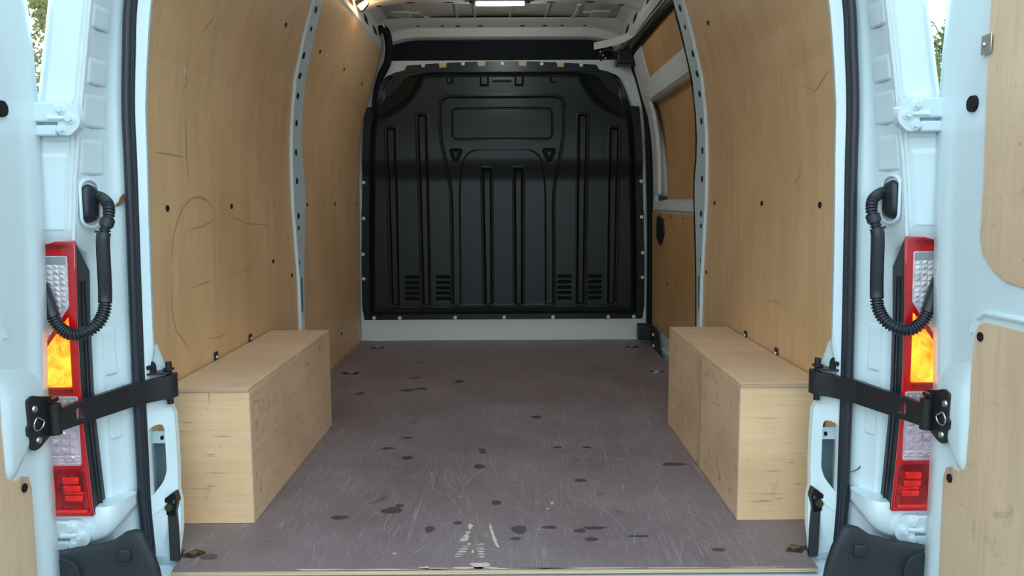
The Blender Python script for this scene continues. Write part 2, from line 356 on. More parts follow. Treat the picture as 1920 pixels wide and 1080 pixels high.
for s in (-1, 1):
    wl = thing('wall_'+SN[s], None, None, (s*.86, 3.2, 0), kind='structure')
    wallpatch(MB(), s, 1.955, lambda z: ip(z, RIBR)+.03, 0.0, 1.722, 0, 6).build('plywood_panel', 'ply_wall', wl)
    # B pillar rib, proud of the lining, with a fine raised rear lip
    ribo = wallpatch(MB(), s, lambda z: ip(z, RIBR), lambda z: ip(z, RIBF), 0., 1.79, -.008, 3, .03).build('rib', 'white', wl, bevel=.003)
    wallpatch(MB(), s, lambda z: ip(z, RIBR)-.004, lambda z: ip(z, RIBR)+.006, 0., 1.79, -.012, 1, .02).build('rib_lip', 'white', wl)
    hz = [(1.592, 3.211), (1.519, 3.210), (1.414, 3.20), (1.34, 3.226), (1.264, 3.247), (1.158, 3.27), (1.04, 3.28), (.924, 3.292), (.780, 3.306), (.729, 3.305), (.583, 3.295)]
    for z, y in hz:
        r = .011 if z not in (.729, 1.519) else .008
        n_ = wall_normal(s, z); c_ = Vector((s*(W(z)-.0085), y+.012, z))
        MB().disc(c_, n_, r*1.25, 14, 1.1).build('rib_hole', 'hole', wl, smooth=False)
    sl_ = MB().prism(roundpoly([(3.315, .37), (3.362, .37), (3.362, .515), (3.312, .52)], .012), lambda a, b: (s*(W(b)-.0088), a, b), lambda a, b: (s*(W(b)+.004), a, b))
    sl_.build('rib_slot', 'inner_grey', wl)
    # round holes in the lining
    H = [(2.067, .824), (2.544, .826), (2.936, 1.473)]+([(3.225, .54), (2.975, .616)] if s < 0 else [(3.13, .825), (3.248, .541)])
    if s < 0: H += [(3.498, .825), (4.054, .828), (4.64, .828), (3.454, 1.473), (3.938, 1.478), (4.402, 1.476), (4.159, .14), (3.792, .163)]
    for y, z in H:
        MB().disc((s*(W(z)-.001), y, z), wall_normal(s, z), .0085, 12, 1.15).build('screw_hole', 'hole', wl, smooth=False)
    # scuffs
    mk = MB()
    arc = [(2.08, .68), (2.10, .75), (2.16, .82), (2.25, .853), (2.34, .845), (2.40, .81)]
    if s < 0:
        wmark(mk, s, smoothpath([(a, b, 0) for a, b in arc], 4) and [(p.x, p.y) for p in smoothpath([(a, b, 0) for a, b in arc], 4)], .008)
        wmark(mk, s, [(2.08, .64), (2.07, .56), (2.09, .50), (2.14, .46), (2.17, .44)], .006)
        for q in ([(2.2, .765), (2.3, .77), (2.45, .80)], [(2.5, .80), (2.7, .765), (2.95, .755)], [(2.2, .60), (2.3, .605), (2.36, .607)], [(2.5, .60), (2.65, .61), (2.78, .635)], [(2.2, 1.09), (2.2, .98), (2.21, .89)], [(2.0, .965), (2.1, .965), (2.2, .962)],
                  [(2.25, 1.30), (2.30, 1.34), (2.32, 1.36)], [(2.3, .44), (2.4, .425), (2.45, .43), (2.48, .45)], [(2.16, 1.13), (2.2, 1.16), (2.19, 1.19)], [(2.5, 1.19), (2.52, 1.21), (2.535, 1.25)], [(3.6, .62), (3.62, .585), (3.64, .55)], [(3.7, 1.1), (3.72, 1.09), (3.73, 1.08)], [(4.0, 1.13), (4.02, 1.15), (4.05, 1.16)]): wmark(mk, s, q, .006)
    else:
        for q in ([(2.0, 1.16), (2.1, 1.12), (2.2, 1.15)], [(2.5, .62), (2.52, .60), (2.54, .58)], [(2.2, .95), (2.22, .90), (2.27, .88)], [(2.9, .75), (2.93, .73), (2.96, .70)], [(2.3, .52), (2.4, .53), (2.5, .51)]): wmark(mk, s, q, .005)
    for k in range(26):
        y, z, a = random.uniform(2.05, 3.1), random.uniform(.42, 1.6), random.uniform(0, 3.1); l = random.uniform(.01, .05)
        wmark(mk, s, [(y, z), (y+l*.5*math.cos(a), z+l*.5*math.sin(a)), (y+l*math.cos(a), z+l*math.sin(a+.3))], .003)
    mk.build('scuff_marks', 'scuff', wl, smooth=False, kind='stuff')
    if s < 0:
        wallpatch(MB(), s, lambda z: ip(z, RIBF)-.03, 4.70, 0., 1.728, 0, 6).build('plywood_panel', 'ply_wall', wl)
        lab = MB(); wmark(lab, s, [(2.165, 1.205), (2.175, 1.19), (2.185, 1.175)], .016, -.0015); lab.build('paper_scrap', 'white', wl, smooth=False, label='tiny white paper scrap stuck on the plywood')
    # cant rail between lining and roof
    cr = MB(); rows = []
    for y in np.linspace(1.95, 4.72, 8):
        rows.append([(s*a, y, z) for a, z in ((.700, 1.70), (.686, 1.722), (.688, 1.74), (.700, 1.80), (.700, 1.835), (.66, 1.868), (.60, 1.878))])
    cr.grid(rows).build('cant_rail', 'roof', wl)
    for y in (2.4, 2.9, 3.5, 3.75, 4.15, 4.42):
        MB().prism(roundpoly([(y, 1.752), (y+.10, 1.752), (y+.10, 1.79), (y, 1.795)], .014), lambda a, b: (s*(ip(b, [(1.74, .688), (1.80, .700)])-.002), a, b), lambda a, b: (s*(ip(b, [(1.74, .688), (1.80, .700)])+.003), a, b)).build('rail_hole', 'hole', wl)
    # outer skin of the side
    BT = [(-.36, 1.0), (-.2, 1.02), (.2, 1.03), (.6, 1.02), (.85, 1.0), (1.05, .962), (1.15, .945), (1.25, .925), (1.45, .885), (1.7, .825), (1.86, .77), (1.95, .70), (1.99, .60)]
    rows = []
    for z, x in BT:
        yr = 1.72
        rows.append([(s*(x-.012), yr, z), (s*x, yr+.05, z)]+[(s*x, y, z) for y in np.linspace(1.9, 4.8, 5)])
    MB().grid(rows).build('outer_skin', 'white', wl)

# seal: a folded rubber loop; D pillars ---------------------------------------------------
wr = thing('wall_rear', 'white painted rear door frame of the van', None, (0, 1.75, 0), kind='structure')
C1 = [(-.09, .808), (0, .812), (.12, .817), (.40, .816), (.63, .8125), (.81, .8085), (.93, .805), (1.05, .804), (1.17, .7945), (1.285, .782), (1.42, .75), (1.6, .70), (1.76, .650), (1.84, .60)]
C2 = [(-.09, .832), (0, .834), (.12, .839), (.40, .836), (.63, .831), (.81, .8265), (.93, .8245), (1.05, .8215), (1.17, .8135), (1.285, .803), (1.42, .772), (1.6, .722), (1.76, .672), (1.84, .63)]
C3 = [(-.09, .854), (.1, .856), (.82, .856), (.93, .851), (1.05, .845), (1.166, .834), (1.28, .818), (1.42, .788), (1.6, .738), (1.76, .690), (1.84, .66)]
C4 = [(-.09, .872), (.62, .884), (.70, .888), (.757, .892), (.874, .882), (.985, .867), (1.057, .856), (1.149, .842), (1.256, .825), (1.42, .795), (1.6, .745), (1.76, .70), (1.84, .67)]
C5 = [(-.09, .96), (.2, .965), (.6, .962), (.80, .952), (.95, .934), (1.048, .917), (1.144, .900), (1.249, .881), (1.42, .848), (1.6, .80), (1.76, .75), (1.84, .72)]
CW = [(-.1, .001), (.40, .001), (.49, .019), (.9, .019), (1.3, .024), (2, .024)]
Y4 = [(-.09, 1.748), (.69, 1.748), (.735, 1.735), (.757, 1.69), (2, 1.69)]
ZS = [-.09, 0, .1, .2, .3, .4, .5, .56, .62, .66, .70, .73, .757, .80, .87, .93, .985, 1.03, 1.057, 1.1, 1.149, 1.2, 1.256, 1.3, 1.36, 1.42, 1.5, 1.6, 1.7, 1.76, 1.84]
def pil(s, z, t):
    """point on the D pillar surface: t 0..5 from the lining outwards"""
    cols = [(ip(z, C1)-ip(z, CW), 1.822), (ip(z, C1), 1.812), (ip(z, C2)+.002, 1.806), (ip(z, C3), 1.785), (ip(z, C4), ip(z, Y4)), (ip(z, C5), ip(z, Y4)-.03)]
    i = min(int(t), 4); f = t-i
    return Vector((s*(cols[i][0]*(1-f)+cols[i+1][0]*f), cols[i][1]*(1-f)+cols[i+1][1]*f, z))
for s in (-1, 1):
    rows = []
    for z in ZS:
        r = [pil(s, z, t) for t in (0, .5, 1, 1.5, 2, 2.35, 2.7, 3, 3.12, 3.5, 3.88, 4, 4.07, 4.5, 4.9, 5)]
        # soften: dish the channel between c3 and c4
        r[9] = r[9]+Vector((s*.004, .0, 0))
        x5 = ip(z, C5)
        y5 = ip(z, Y4)-.03; r += [Vector((s*(x5+.020), y5+.012, z)), Vector((s*(x5+.034), y5+.04, z)), Vector((s*(x5+.038), max(1.74, y5+.06), z))]
        c0 = ip(z, C1)-ip(z, CW); r = [Vector((s*W(z), 1.958, z)), Vector((s*(c0+.004), 1.84, z)), Vector((s*c0, 1.832, z))]+r
        rows.append([tuple(p) for p in r])
    MB().grid(rows).build('pillar_panel', 'white', wr, ang=60, label='white painted '+SN[s]+' door pillar')
    # seam sealer bead down the joint
    bead = [pil(s, z, 4)+Vector((-s*.001, -.001, 0)) for z in np.arange(.76, 1.84, .02)]
    MB().tube([p+Vector((0, random.uniform(-.0008, .0008), 0)) for p in bead], .0042, 8).build('seam_bead', 'seam', wr)
    bead = [pil(s, z, 4.16)+Vector((0, -.0005, 0)) for z in np.arange(.78, 1.84, .03)]
    MB().tube(bead, .0022, 6).build('seam_bead', 'seam', wr)
    def pad(z0, z1, t0, t1, h=.0026):
        rows = []
        n_ = (pil(s, z0, t1)-pil(s, z0, t0)).cross(Vector((0, 0, 1))).normalized()
        if n_.x*s > 0: n_ = -n_
        zz = [z0, z0+.004]+list(np.linspace(z0+.006, z1-.012, 5))+[z1-.008, z1]; tt = [t0, t0+.05]+list(np.linspace(t0+.08, t1-.08, 4))+[t1-.05, t1]
        for i, z in enumerate(zz):
            rows.append([tuple(pil(s, z, t)+n_*(h if 0 < i < len(zz)-1 and 0 < j < len(tt)-1 else -.0006)) for j, t in enumerate(tt)])
        return MB().grid(rows).build('pressed_pad', 'white', wr, ang=50)
    pad(1.205, 1.255, 3.15, 3.85); pad(1.09, 1.145, 3.15, 3.85); pad(1.00, 1.07, 3.12, 3.9, .002); pad(.90, .975, 3.2, 3.9, .002); pad(.45, .56, 3.15, 3.8, .002); pad(.30, .42, 3.15, 3.75, .002)
    # pressed frame round the hinge seat on the outer face
    pad(.965, 1.062, 4.2, 4.98, .003); pad(.78, .945, 4.22, 4.98, .003)
    # lower inner panel with its opening
    IN = [(-.09, .735), (-.05, .741), (0, .752), (.05, .760), (.116, .764), (.145, .770), (.264, .770), (.333, .772), (.37, .786), (.44, .793), (.50, .812)]
    zs = [-.09, -.05, 0, .05, .116, .13, .145, .2, .264, .30, .333, .35, .37, .40, .44, .47, .50]
    outl = [(.822, z) for z in zs]+[(ip(z, IN), z) for z in reversed(zs)]
    def Yp(a, b):
        e = ip(b, IN); f = min(1, max(0, (.822-a)/max(.822-e, 1e-3)))
        return 1.812+f*ip(b, [(-.09, -.09), (-.05, -.08), (0, -.02), (.06, .035), (.2, .05), (.5, .05)])
    hole = roundpoly([(.793, .315), (.812, .312), (.823, .29), (.824, .155), (.818, .139), (.795, .172), (.789, .195), (.789, .30)], .008, 3)
    MB().prism(outl, lambda a, b: (s*a, Yp(a, b), b), lambda a, b: (s*a, Yp(a, b)+.02, b), [hole]).build('lower_panel', 'white', wr, bevel=.0025, label='white lower corner panel with a cut-out')
    hb = MB().box(*sorted((s*.792, s*.845)), 1.905, 1.912, .10, .262); hb.build('cavity_plate', 'inner_grey', wr)
    hb = MB().box(*sorted((s*.782, s*.84)), 1.868, 1.872, .258, .288); hb.build('cavity_bridge', 'white', wr)
    MB().disc((s*.806, 1.866, .272), (0, -1, 0), .0055, 12, .7).build('cavity_hole', 'hole', wr, smooth=False)
    MB().box(*sorted((s*.803, s*.845)), 1.93, 1.934, .288, .33).build('cavity_dark', 'hole', wr)
    # seam on the lower panel
    MB().tube([(s*x, Yp(x, z)-.001, z) for x, z in ((.820, .095), (.80, .108), (.785, .125), (.770, .140))], .0018, 6).build('seam_line', 'seam', wr)
    # lower hinge bracket (white body corner piece)
    sec = [(1.03, 1.69, .078), (.95, 1.69, .079), (.908, 1.69, .081), (.882, 1.69, .086), (.861, 1.691, .094), (.848, 1.700, .104), (.840, 1.725, .116), (.835, 1.752, .126), (.833, 1.78, .132)]
    cols_ = [[(s*x, y, .168), (s*(x+.001), y-.004, .162), (s*(x+.001), y-.005, (zb+.165)/2), (s*(x+.001), y-.004, zb+.012), (s*(x+.003), y, zb+.003), (s*(x+.008), y+.01, zb), (s*(x+.01), y+.08, zb)] for x, y, zb in sec]
    MB().grid(cols_).build('hinge_corner', 'white', wr, ang=60)
    MB().grid([[(s*x, y, .168) for x, y, _ in sec], [(s*max(x, .84), 1.785, .170) for x, y, _ in sec]]).build('hinge_corner_top', 'white', wr)
# rear header
hd = [[(x, y, z+.03*(1-(x/.66)**2)) for x in np.linspace(-.68, .68, 9)] for y, z in ((1.957, 1.80), (1.82, 1.80), (1.79, 1.82), (1.70, 1.86), (1.68, 1.93), (1.74, 1.97))]
MB().grid(hd).build('header_panel', 'white', wr)

SEAL = thing('door_seal', 'black rubber door seal looping round the rear opening', 'door seal', (0, 1.8, -.09))
pts = []
for z in [-.055, 0, .12, .25, .4, .55, .7, .81, .93, 1.05, 1.17, 1.285, 1.42, 1.6, 1.72]:
    pts.append((-(ip(z, C1)+ip(z, C2))/2, 1.797, z))
top = [(-.615, 1.797, 1.80), (-.50, 1.797, 1.825), (-.25, 1.797, 1.835), (0, 1.797, 1.838)]
left = [(-.60, 1.79, -.125), (-.74, 1.79, -.118), (-.795, 1.793, -.095)]+pts+top
loop = left+[(-x, y, z) for x, y, z in reversed(left[:-1])]
lp = smoothpath(loop, 4)
MB().tube(lp, .0104, 12, closed=False, flat=1.15, up=(0, -1, 0)).build('seal_bulb', 'rubber', SEAL)
MB().tube([(p.x*.992, p.y+.014, p.z) for p in lp], .006, 8).build('seal_grip', 'rubber', SEAL)

# roof ---------------------------------------------------------------------------------
ce = thing('ceiling', 'bare grey painted roof panel with pressed ridges', None, (0, 3.2, 1.87), kind='structure')
rows = [[(x, y, 1.885-.012*(x/.62)**2) for x in np.linspace(-.66, .66, 9)] for y in np.linspace(1.8, 4.9, 9)]
MB().grid(rows).build('roof_skin', 'roof', ce, solid=.004)
MB().grid([[(x, y, 2.0-.03*(x/.7)**2) for x in np.linspace(-.70, .70, 7)] for y in (1.74, 3, 4.9)]).build('outer_roof', 'white', ce, solid=.01)
def bow(y, lab=None):
    X = np.linspace(-.70, .70, 29)
    def zb(x): return 1.806-.045*max(0, (abs(x)-.50)/.20)**1.5
    rows = []
    for x in X:
        b = zb(x); rows.append([(x, y-.085, 1.875), (x, y-.07, 1.868), (x, y-.055, b+.012), (x, y-.05, b+.003), (x, y-.04, b), (x, y+.03, b), (x, y+.04, b+.004), (x, y+.045, b+.014), (x, y+.055, 1.868), (x, y+.07, 1.875)])
    o = MB().grid(rows).build('roof_bow', 'roof', ce)
    for x in (-.60, -.44, -.25, .25, .44, .60):
        MB().disc((x, y, zb(x)-.0006), (0, 0, -1), .009, 10, 2.6, (0, 1, 0)).build('bow_slot', 'hole', ce, smooth=False)
for y in (2.55, 3.28, 4.0): bow(y)
# pressed ridges of the roof panel between the last bow and the front header
def ridge(pts, r=.012, f=.5): MB().tube(smoothpath(pts, 4), r, 8, up=(0, 0, 1), flat=f).build('roof_ridge', 'roof', ce)
zr = 1.874
ridge([(-.40, 4.30, zr), (-.30, 4.26, zr), (0, 4.25, zr), (.30, 4.26, zr), (.42, 4.30, zr)])
ridge([(-.43, 4.60, zr), (-.36, 4.68, zr), (0, 4.69, zr), (.36, 4.68, zr), (.40, 4.66, zr), (.42, 4.55, zr), (.42, 4.34, zr)])
ridge([(-.62, 4.50, zr-.006), (-.45, 4.50, zr-.002)]); ridge([(.45, 4.50, zr-.002), (.62, 4.50, zr-.006)])
for x in (-.24, -.14, .06, .26): ridge([(x, 4.30, zr+.002), (x-.01, 4.62, zr+.002)], .006)
rows = [[(x, y, z-dz*max(0, (abs(x)-.5)/.2)**1.6) for x in np.linspace(-.70, .70, 21)] for y, z, dz in ((4.62, 1.872, .01), (4.66, 1.845, .03), (4.70, 1.842, .045), (4.715, 1.835, .05), (4.72, 1.788, .045), (4.73, 1.782, .045), (4.80, 1.782, .045))]
MB().grid(rows).build('front_header', 'roof', ce)
for x in (-.25, -.12, .12, .25, -.48, .48, -.34, .35):
    MB().disc((x, 4.69, 1.8395), (0, -.2, -1), .006 if abs(x) < .3 else .004, 10, 2.6, (0, 1, 0)).build('header_slot', 'hole', ce, smooth=False)
for sx in (-1, 1):
    MB().box(*sorted((sx*.50, sx*.60)), 4.45, 4.58, 1.862, 1.872).build('mount_plate', 'roof', ce, bevel=.004)
    for k in range(2): MB().disc((sx*(.535+.008*k), 4.545-.03*k, 1.861), (0, 0, -1), .006, 10).build('mount_hole', 'hole', ce, smooth=False)

# bulkhead ----------------------------------------------------------------------------------
wf = thing('wall_front', 'cab bulkhead wall', None, (0, 4.72, 0), kind='structure')
zz = [0, .2, .45, .8, 1.0, 1.1, 1.2, 1.32, 1.42, 1.6, 1.652]
outl = [(W(z)-.001, z) for z in zz]+[(-W(z)+.001, z) for z in reversed(zz)]
MB().prism(outl, lambda a, b: (a, 4.722, b), lambda a, b: (a, 4.74, b)).build('steel_panel', 'white_dull', wf, label='off-white steel sheet behind and below the black panel')
MB().box(-.80, .86, 4.90, 4.91, 1.55, 1.90).build('cab_recess', 'header', wf, label='dark cab shelf above the bulkhead')
MB().box(-.62, .66, 4.80, 4.82, 1.60, 1.80).build('shelf_back', 'header', wf)
MB().box(-.66, .66, 4.735, 4.81, 1.648, 1.654).build('top_flange', 'white_dull', wf, bevel=.002)
for s in (-1, 1):
    MB().prism([(s*.86, 1.10), (s*.64, 1.80), (s*.70, 1.84), (s*.93, 1.3)], lambda a, b: (a, 4.726, b), lambda a, b: (a, 4.80, b)).build('side_post', 'white_dull', wf)
    q = [(W(z)-.03, z) for z in (0, .45, .8, 1.1, 1.32, 1.6, 1.76)]+[(.62, 1.90), (.70, 2.0), (.80, 1.86), (1.02, 1.0), (1.02, -.3), (.6, -.3), (.6, -.03)]
    MB().prism([(s*a, b) for a, b in q], lambda a, b: (a, 4.745, b), lambda a, b: (a, 4.80, b)).build('leak_plate', 'white_dull', wf)  # plate added to block daylight leaking in between lining and outer skin

HWT = [(.125, .838), (.2, .850), (.45, .848), (.77, .838), (1.08, .824), (1.24, .815), (1.372, .803), (1.384, .80), (1.386, .752), (1.42, .741), (1.49, .715), (1.54, .69), (1.565, .668), (1.585, .62), (1.60, .55), (1.606, .50)]
def sdpoly(X, Z, P):
    P = np.array(P); d = np.full(X.shape, 1e9); ins = np.zeros(X.shape, bool); j = len(P)-1
    for i in range(len(P)):
        ax, az = P[i]; bx, bz = P[j]; ex, ez = bx-ax, bz-az; wx, wz = X-ax, Z-az
        t = np.clip((wx*ex+wz*ez)/(ex*ex+ez*ez+1e-12), 0, 1); d = np.minimum(d, np.hypot(wx-ex*t, wz-ez*t))
        c = ((az > Z) != (bz > Z)) & (X < (bx-ax)*(Z-az)/((bz-az) if abs(bz-az) > 1e-12 else 1e-12)+ax); ins ^= c; j = i
    return np.where(ins, -d, d)
def ss(a, b, x): t = np.clip((x-a)/(b-a), 0, 1); return t*t*(3-2*t)
nx, nz = 600, 470
zc = np.concatenate([np.linspace(.127, 1.37, 400), np.linspace(1.373, 1.606, 70)]); U = np.linspace(-1, 1, nx)
hw = np.interp(zc, [a for a, _ in HWT], [b for _, b in HWT])
Z = np.repeat(zc[:, None], nx, 1); X = U[None, :]*hw[:, None]; A = np.abs(X)
HB = np.interp(zc, [.125, .2, .45, .77, 1.08, 1.24, 1.38, 1.42, 1.49, 1.54, 1.60], [.80, .806, .803, .795, .782, .772, .752, .738, .712, .68, .56])[:, None]
d = np.minimum(np.minimum(HB-A, Z-.158), 1.602-Z)
h = .045*ss(0, .045, d)
h += .030*ss(.945, 1.09, Z)-.020*ss(1.12, 1.5, Z)
r = np.hypot((A-.82)/.40, (Z-1.66)/.375)
h -= (.028*ss(0, .14, 1-r)+.05*ss(0, .6, 1-r))*ss(.0, .05, d)
h -= .045*ss(1.545, 1.598, Z)
def dep(sd, depth, w=.007): return -depth*ss(0, w, -sd)
for xt, zt, xb in ((-.645, 1.262, -.642), (-.463, 1.337, -.457), (-.091, 1.026, -.087), (.094, 1.026, .094), (.468, 1.334, .460), (.652, 1.256, .645)):
    P = roundpoly([(xb-.022, .222), (xb+.022, .222), (xt+.026, zt), (xt-.026, zt)], .008, 3)
    sd = sdpoly(X, Z, P); h += dep(sd, .020, .010); h += .003*np.exp(-((sd-.006)/.004)**2)
out = roundpoly([(-.301, .222), (.301, .222), (.298, .90), (.330, 1.08), (.357, 1.215), (.357, 1.437), (-.357, 1.437), (-.357, 1.215), (-.330, 1.08), (-.298, .90)], [.01, .01, .1, .1, .1, .06, .06, .1, .1, .1], 6)
arch = roundpoly([(-.250, .20), (.250, .20), (.248, .95), (.215, 1.129), (-.215, 1.129), (-.248, .95)], [.0, .0, .12, .09, .09, .12], 7)
so, sa = sdpoly(X, Z, out), sdpoly(X, Z, arch)
h += dep(np.maximum(so, -sa), .010, .008); h += .003*np.exp(-((so-.005)/.004)**2)
rc = roundpoly([(-.291, 1.194), (.294, 1.194), (.294, 1.370), (-.291, 1.370)], .03, 5)
sr = sdpoly(X, Z, rc); h -= .007*np.exp(-(sr/.0045)**2)
for t in ([(-.302, 1.130), (-.240, 1.130), (-.272, 1.058)], [(.242, 1.130), (.306, 1.130), (.276, 1.058)]):
    st = sdpoly(X, Z, roundpoly(t, .012, 3)); h -= .014*np.exp(-(st/.006)**2)
for cx in (-.541, -.357, .366, .547):
    for k in range(5):
        sv = np.maximum(np.abs(X-cx)-.040, np.abs(Z-(.388-.0322*k))-.0085); h += dep(sv, .024, .004)
for cx, wd in ((-.1, .026), (.1, .026)):
    sv = np.maximum(np.abs(X-cx)-wd, np.abs(Z-1.528)-.032); h += dep(sv, -.012, .01)
for cx in (-.30, .30):
    sv = np.maximum(np.abs(X-cx)-.02, np.abs(Z-1.535)-.022); h += dep(sv, .012, .01)
h -= .004*((np.abs(Z-.16) < .004) & (A < .79))
h = np.maximum(h, 0)
V = np.stack([X, 4.716-h, Z], -1).reshape(-1, 3)
idx = (np.arange(nz-1)[:, None]*nx+np.arange(nx-1)[None, :]).reshape(-1)
F = np.stack([idx, idx+1, idx+nx+1, idx+nx], -1)
me = bpy.data.meshes.new('moulded_panel'); o0 = np.array((0, 4.7, .86))
me.vertices.add(len(V)); me.vertices.foreach_set('co', (V-o0).ravel()); me.loops.add(F.size); me.loops.foreach_set('vertex_index', F.ravel().astype(np.int32))
me.polygons.add(len(F)); me.polygons.foreach_set('loop_start', np.arange(0, F.size, 4, dtype=np.int32)); me.update(calc_edges=True); me.validate()
me.materials.append(M['bulk']); me.shade_smooth()
bo = bpy.data.objects.new('moulded_panel', me); C.objects.link(bo); bo.parent = wf; bo.location = Vector(o0)-WLOC[wf.name]; bo['label'] = 'black moulded plastic bulkhead panel with vertical channels'
for cx in (-.541, -.357, .366, .547):
    for k in range(5):
        z = .388-.0322*k; MB().box(cx-.036, cx+.036, 4.690, 4.6915, z-.0055, z+.0055).build('vent_slot', 'hole', wf, smooth=False)
# top strip with notches, bolts
strip = []
xs = [(-.55, 0)]
for cx in (-.343, -.117, .122, .342): xs += [(cx-.024, 0), (cx-.020, 1), (cx+.020, 1), (cx+.024, 0)]
xs += [(.55, 0)]
def zt(x): return 1.645-.05*(x/.55)**2*.45
poly = [(x, zt(x)-(.026 if k else 0)) for x, k in xs]+[(.57, 1.585), (-.57, 1.585)]
MB().prism(poly, lambda a, b: (a, 4.708, b), lambda a, b: (a, 4.716, b)).build('top_strip', 'bulk', wf)
for cx in (-.343, -.117, .122, .342): MB().box(cx-.021, cx+.021, 4.716, 4.7215, zt(cx)-.026, zt(cx)).build('notch_wood', 'ply_wall', wf, smooth=False, label='plywood showing in a notch')
def pbolt(x, z, y=4.712, r=.0122): MB().cyl((x, y+.002, z), (x, y-.006, z), r, r*.8, 12).build('bulkhead_bolt', 'bolt', wf)
for x, z in ((-.457, 1.622), (-.225, 1.63), (.004, 1.631), (.233, 1.628), (.463, 1.620)): pbolt(x, z, 4.706)
for s in (-1, 1):
    for x, z in ((.790, 1.366), (.8205, .949), (.826, .738), (.835, .525), (.835, .378)): pbolt(s*x, z)
for x in (-.779, -.625, -.291, .005, .299, .633, .787): pbolt(x, .1395)
for s in (-1, 1):
    for z0, z1 in ((1.32, 1.38), (.91, .985), (.70, .775), (.485, .56), (.345, .41)):
        x1 = ip(z0, HWT); MB().box(*sorted((s*(x1-.040), s*(x1-.002))), 4.708, 4.716, z0, z1).build('side_tab', 'bulk', wf, bevel=.002)
MB().tube([(-.055, 4.655, 1.525), (0, 4.652, 1.526), (.056, 4.655, 1.525)], .005, 8).build('grip_bar', 'steel_black', wf)
# dark trim cable/hose, left
MB().tube(smoothpath([(-.715, 4.66, 1.79), (-.70, 4.64, 1.812), (-.67, 4.64, 1.812), (-.652, 4.64, 1.785), (-.645, 4.65, 1.71), (-.658, 4.66, 1.63), (-.697, 4.67, 1.56), (-.73, 4.68, 1.485), (-.745, 4.69, 1.41), (-.752, 4.695, 1.36)], 5), [.022]*31+[.020, .018, .016, .015, .014, .013, .013, .012, .012, .011, .011, .010, .010, .010, .010], 10).build('black_hose', 'header', wf)
MB().tube(smoothpath([(-.70, 4.61, 1.83), (-.675, 4.60, 1.835), (-.66, 4.605, 1.815)], 4), .004, 6).build('hose_clip', 'bolt', wf)

# sliding door on the right ------------------------------------------------------------------------
d3 = thing('door_3', 'sliding side door seen from inside', None, (.9, 4.0, -.05), kind='structure')
o3 = .032
fr = MB()
def fp(y0, y1, z0, z1): wallpatch(fr, 1, y0, y1, z0, z1, o3, 2, .02)
fp(3.36, 4.72, 1.672, 1.76); fp(4.325, 4.72, 1.487, 1.672)
wallpatch(fr, 1, 3.36, lambda z: ip(z, [(1.487, 3.475), (1.52, 3.435), (1.652, 3.433), (1.672, 3.487)]), 1.487, 1.672, o3, 2, .02)
fp(3.36, 4.72, 1.392, 1.487); fp(4.50, 4.72, .87, 1.392); fp(3.36, 4.72, .76, .80)
wallpatch(fr, 1, lambda z: ip(z, [(.80, 4.60), (.87, 4.58)]), 4.72, .80, .88, o3, 1, .02)
fp(4.46, 4.72, -.10, .76); fp(3.36, 4.72, -.20, .10)
fr.build('door_frame', 'white_dull', d3)
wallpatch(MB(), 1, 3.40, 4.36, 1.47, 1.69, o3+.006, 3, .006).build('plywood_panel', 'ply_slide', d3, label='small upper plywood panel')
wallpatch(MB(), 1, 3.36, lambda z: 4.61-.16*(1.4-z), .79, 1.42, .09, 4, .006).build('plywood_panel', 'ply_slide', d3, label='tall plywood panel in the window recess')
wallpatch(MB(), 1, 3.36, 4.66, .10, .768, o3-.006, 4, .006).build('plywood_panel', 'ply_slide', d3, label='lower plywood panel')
rv = MB()
zz = list(np.linspace(.86, 1.40, 9))
rv.grid([[(W(z)+o3+.001, 4.50+.06*(1.4-z), z) for z in zz], [(W(z)+.065, 4.55+.05*(1.4-z), z) for z in zz], [(W(z)+.092, 4.60-.16*(1.4-z), z) for z in zz]])
rv.grid([[(W(.79)+o3-.001, y, .80) for y in (3.4, 3.9, 4.4, 4.6)], [(W(.8)+o3+.006, y, .825) for y in (3.4, 3.9, 4.4, 4.6)], [(W(.84)+.095, y, .845) for y in (3.4, 3.9, 4.4, 4.6)]])
rv.grid([[(W(1.39)+o3, y, 1.395) for y in (3.4, 3.9, 4.4, 4.7)], [(W(1.39)+.095, y, 1.385) for y in (3.4, 3.9, 4.4, 4.7)]])
rv.build('window_reveal', 'white_dull', d3, solid=.003)
wallpatch(MB(), 1, 3.50, 4.59, .785, .83, o3-.012, 2, .02).build('window_ledge', 'white_dull', d3, bevel=.006)
for y, z in ((4.40, .749), (4.11, .749), (3.82, .748), (4.60, .393), (4.20, .392), (4.56, .162), (4.33, .125)):
    MB().disc((W(z)+o3-.008, y, z), (-1, 0, 0), .006, 10).build('screw_hole', 'hole', d3, smooth=False)
MB().prism(roundpoly([(4.10, -.01), (4.44, -.01), (4.46, .09), (4.10, .075)], .02), lambda a, b: (.892, a, b), lambda a, b: (.90, a, b)).build('pressed_pad', 'white', d3, bevel=.004)
MB().box(.885, .895, 3.4, 4.47, -.005, .012).build('pressed_ridge', 'white', d3, bevel=.004)
# inside release lever at the front edge of the door
MB().prism(roundpoly([(4.46, .75), (4.30, .74), (4.26, .66), (4.36, .585), (4.46, .63)], .03), lambda a, b: (.868, a, b), lambda a, b: (.884, a, b)).build('door_handle', 'plastic', d3, bevel=.004)
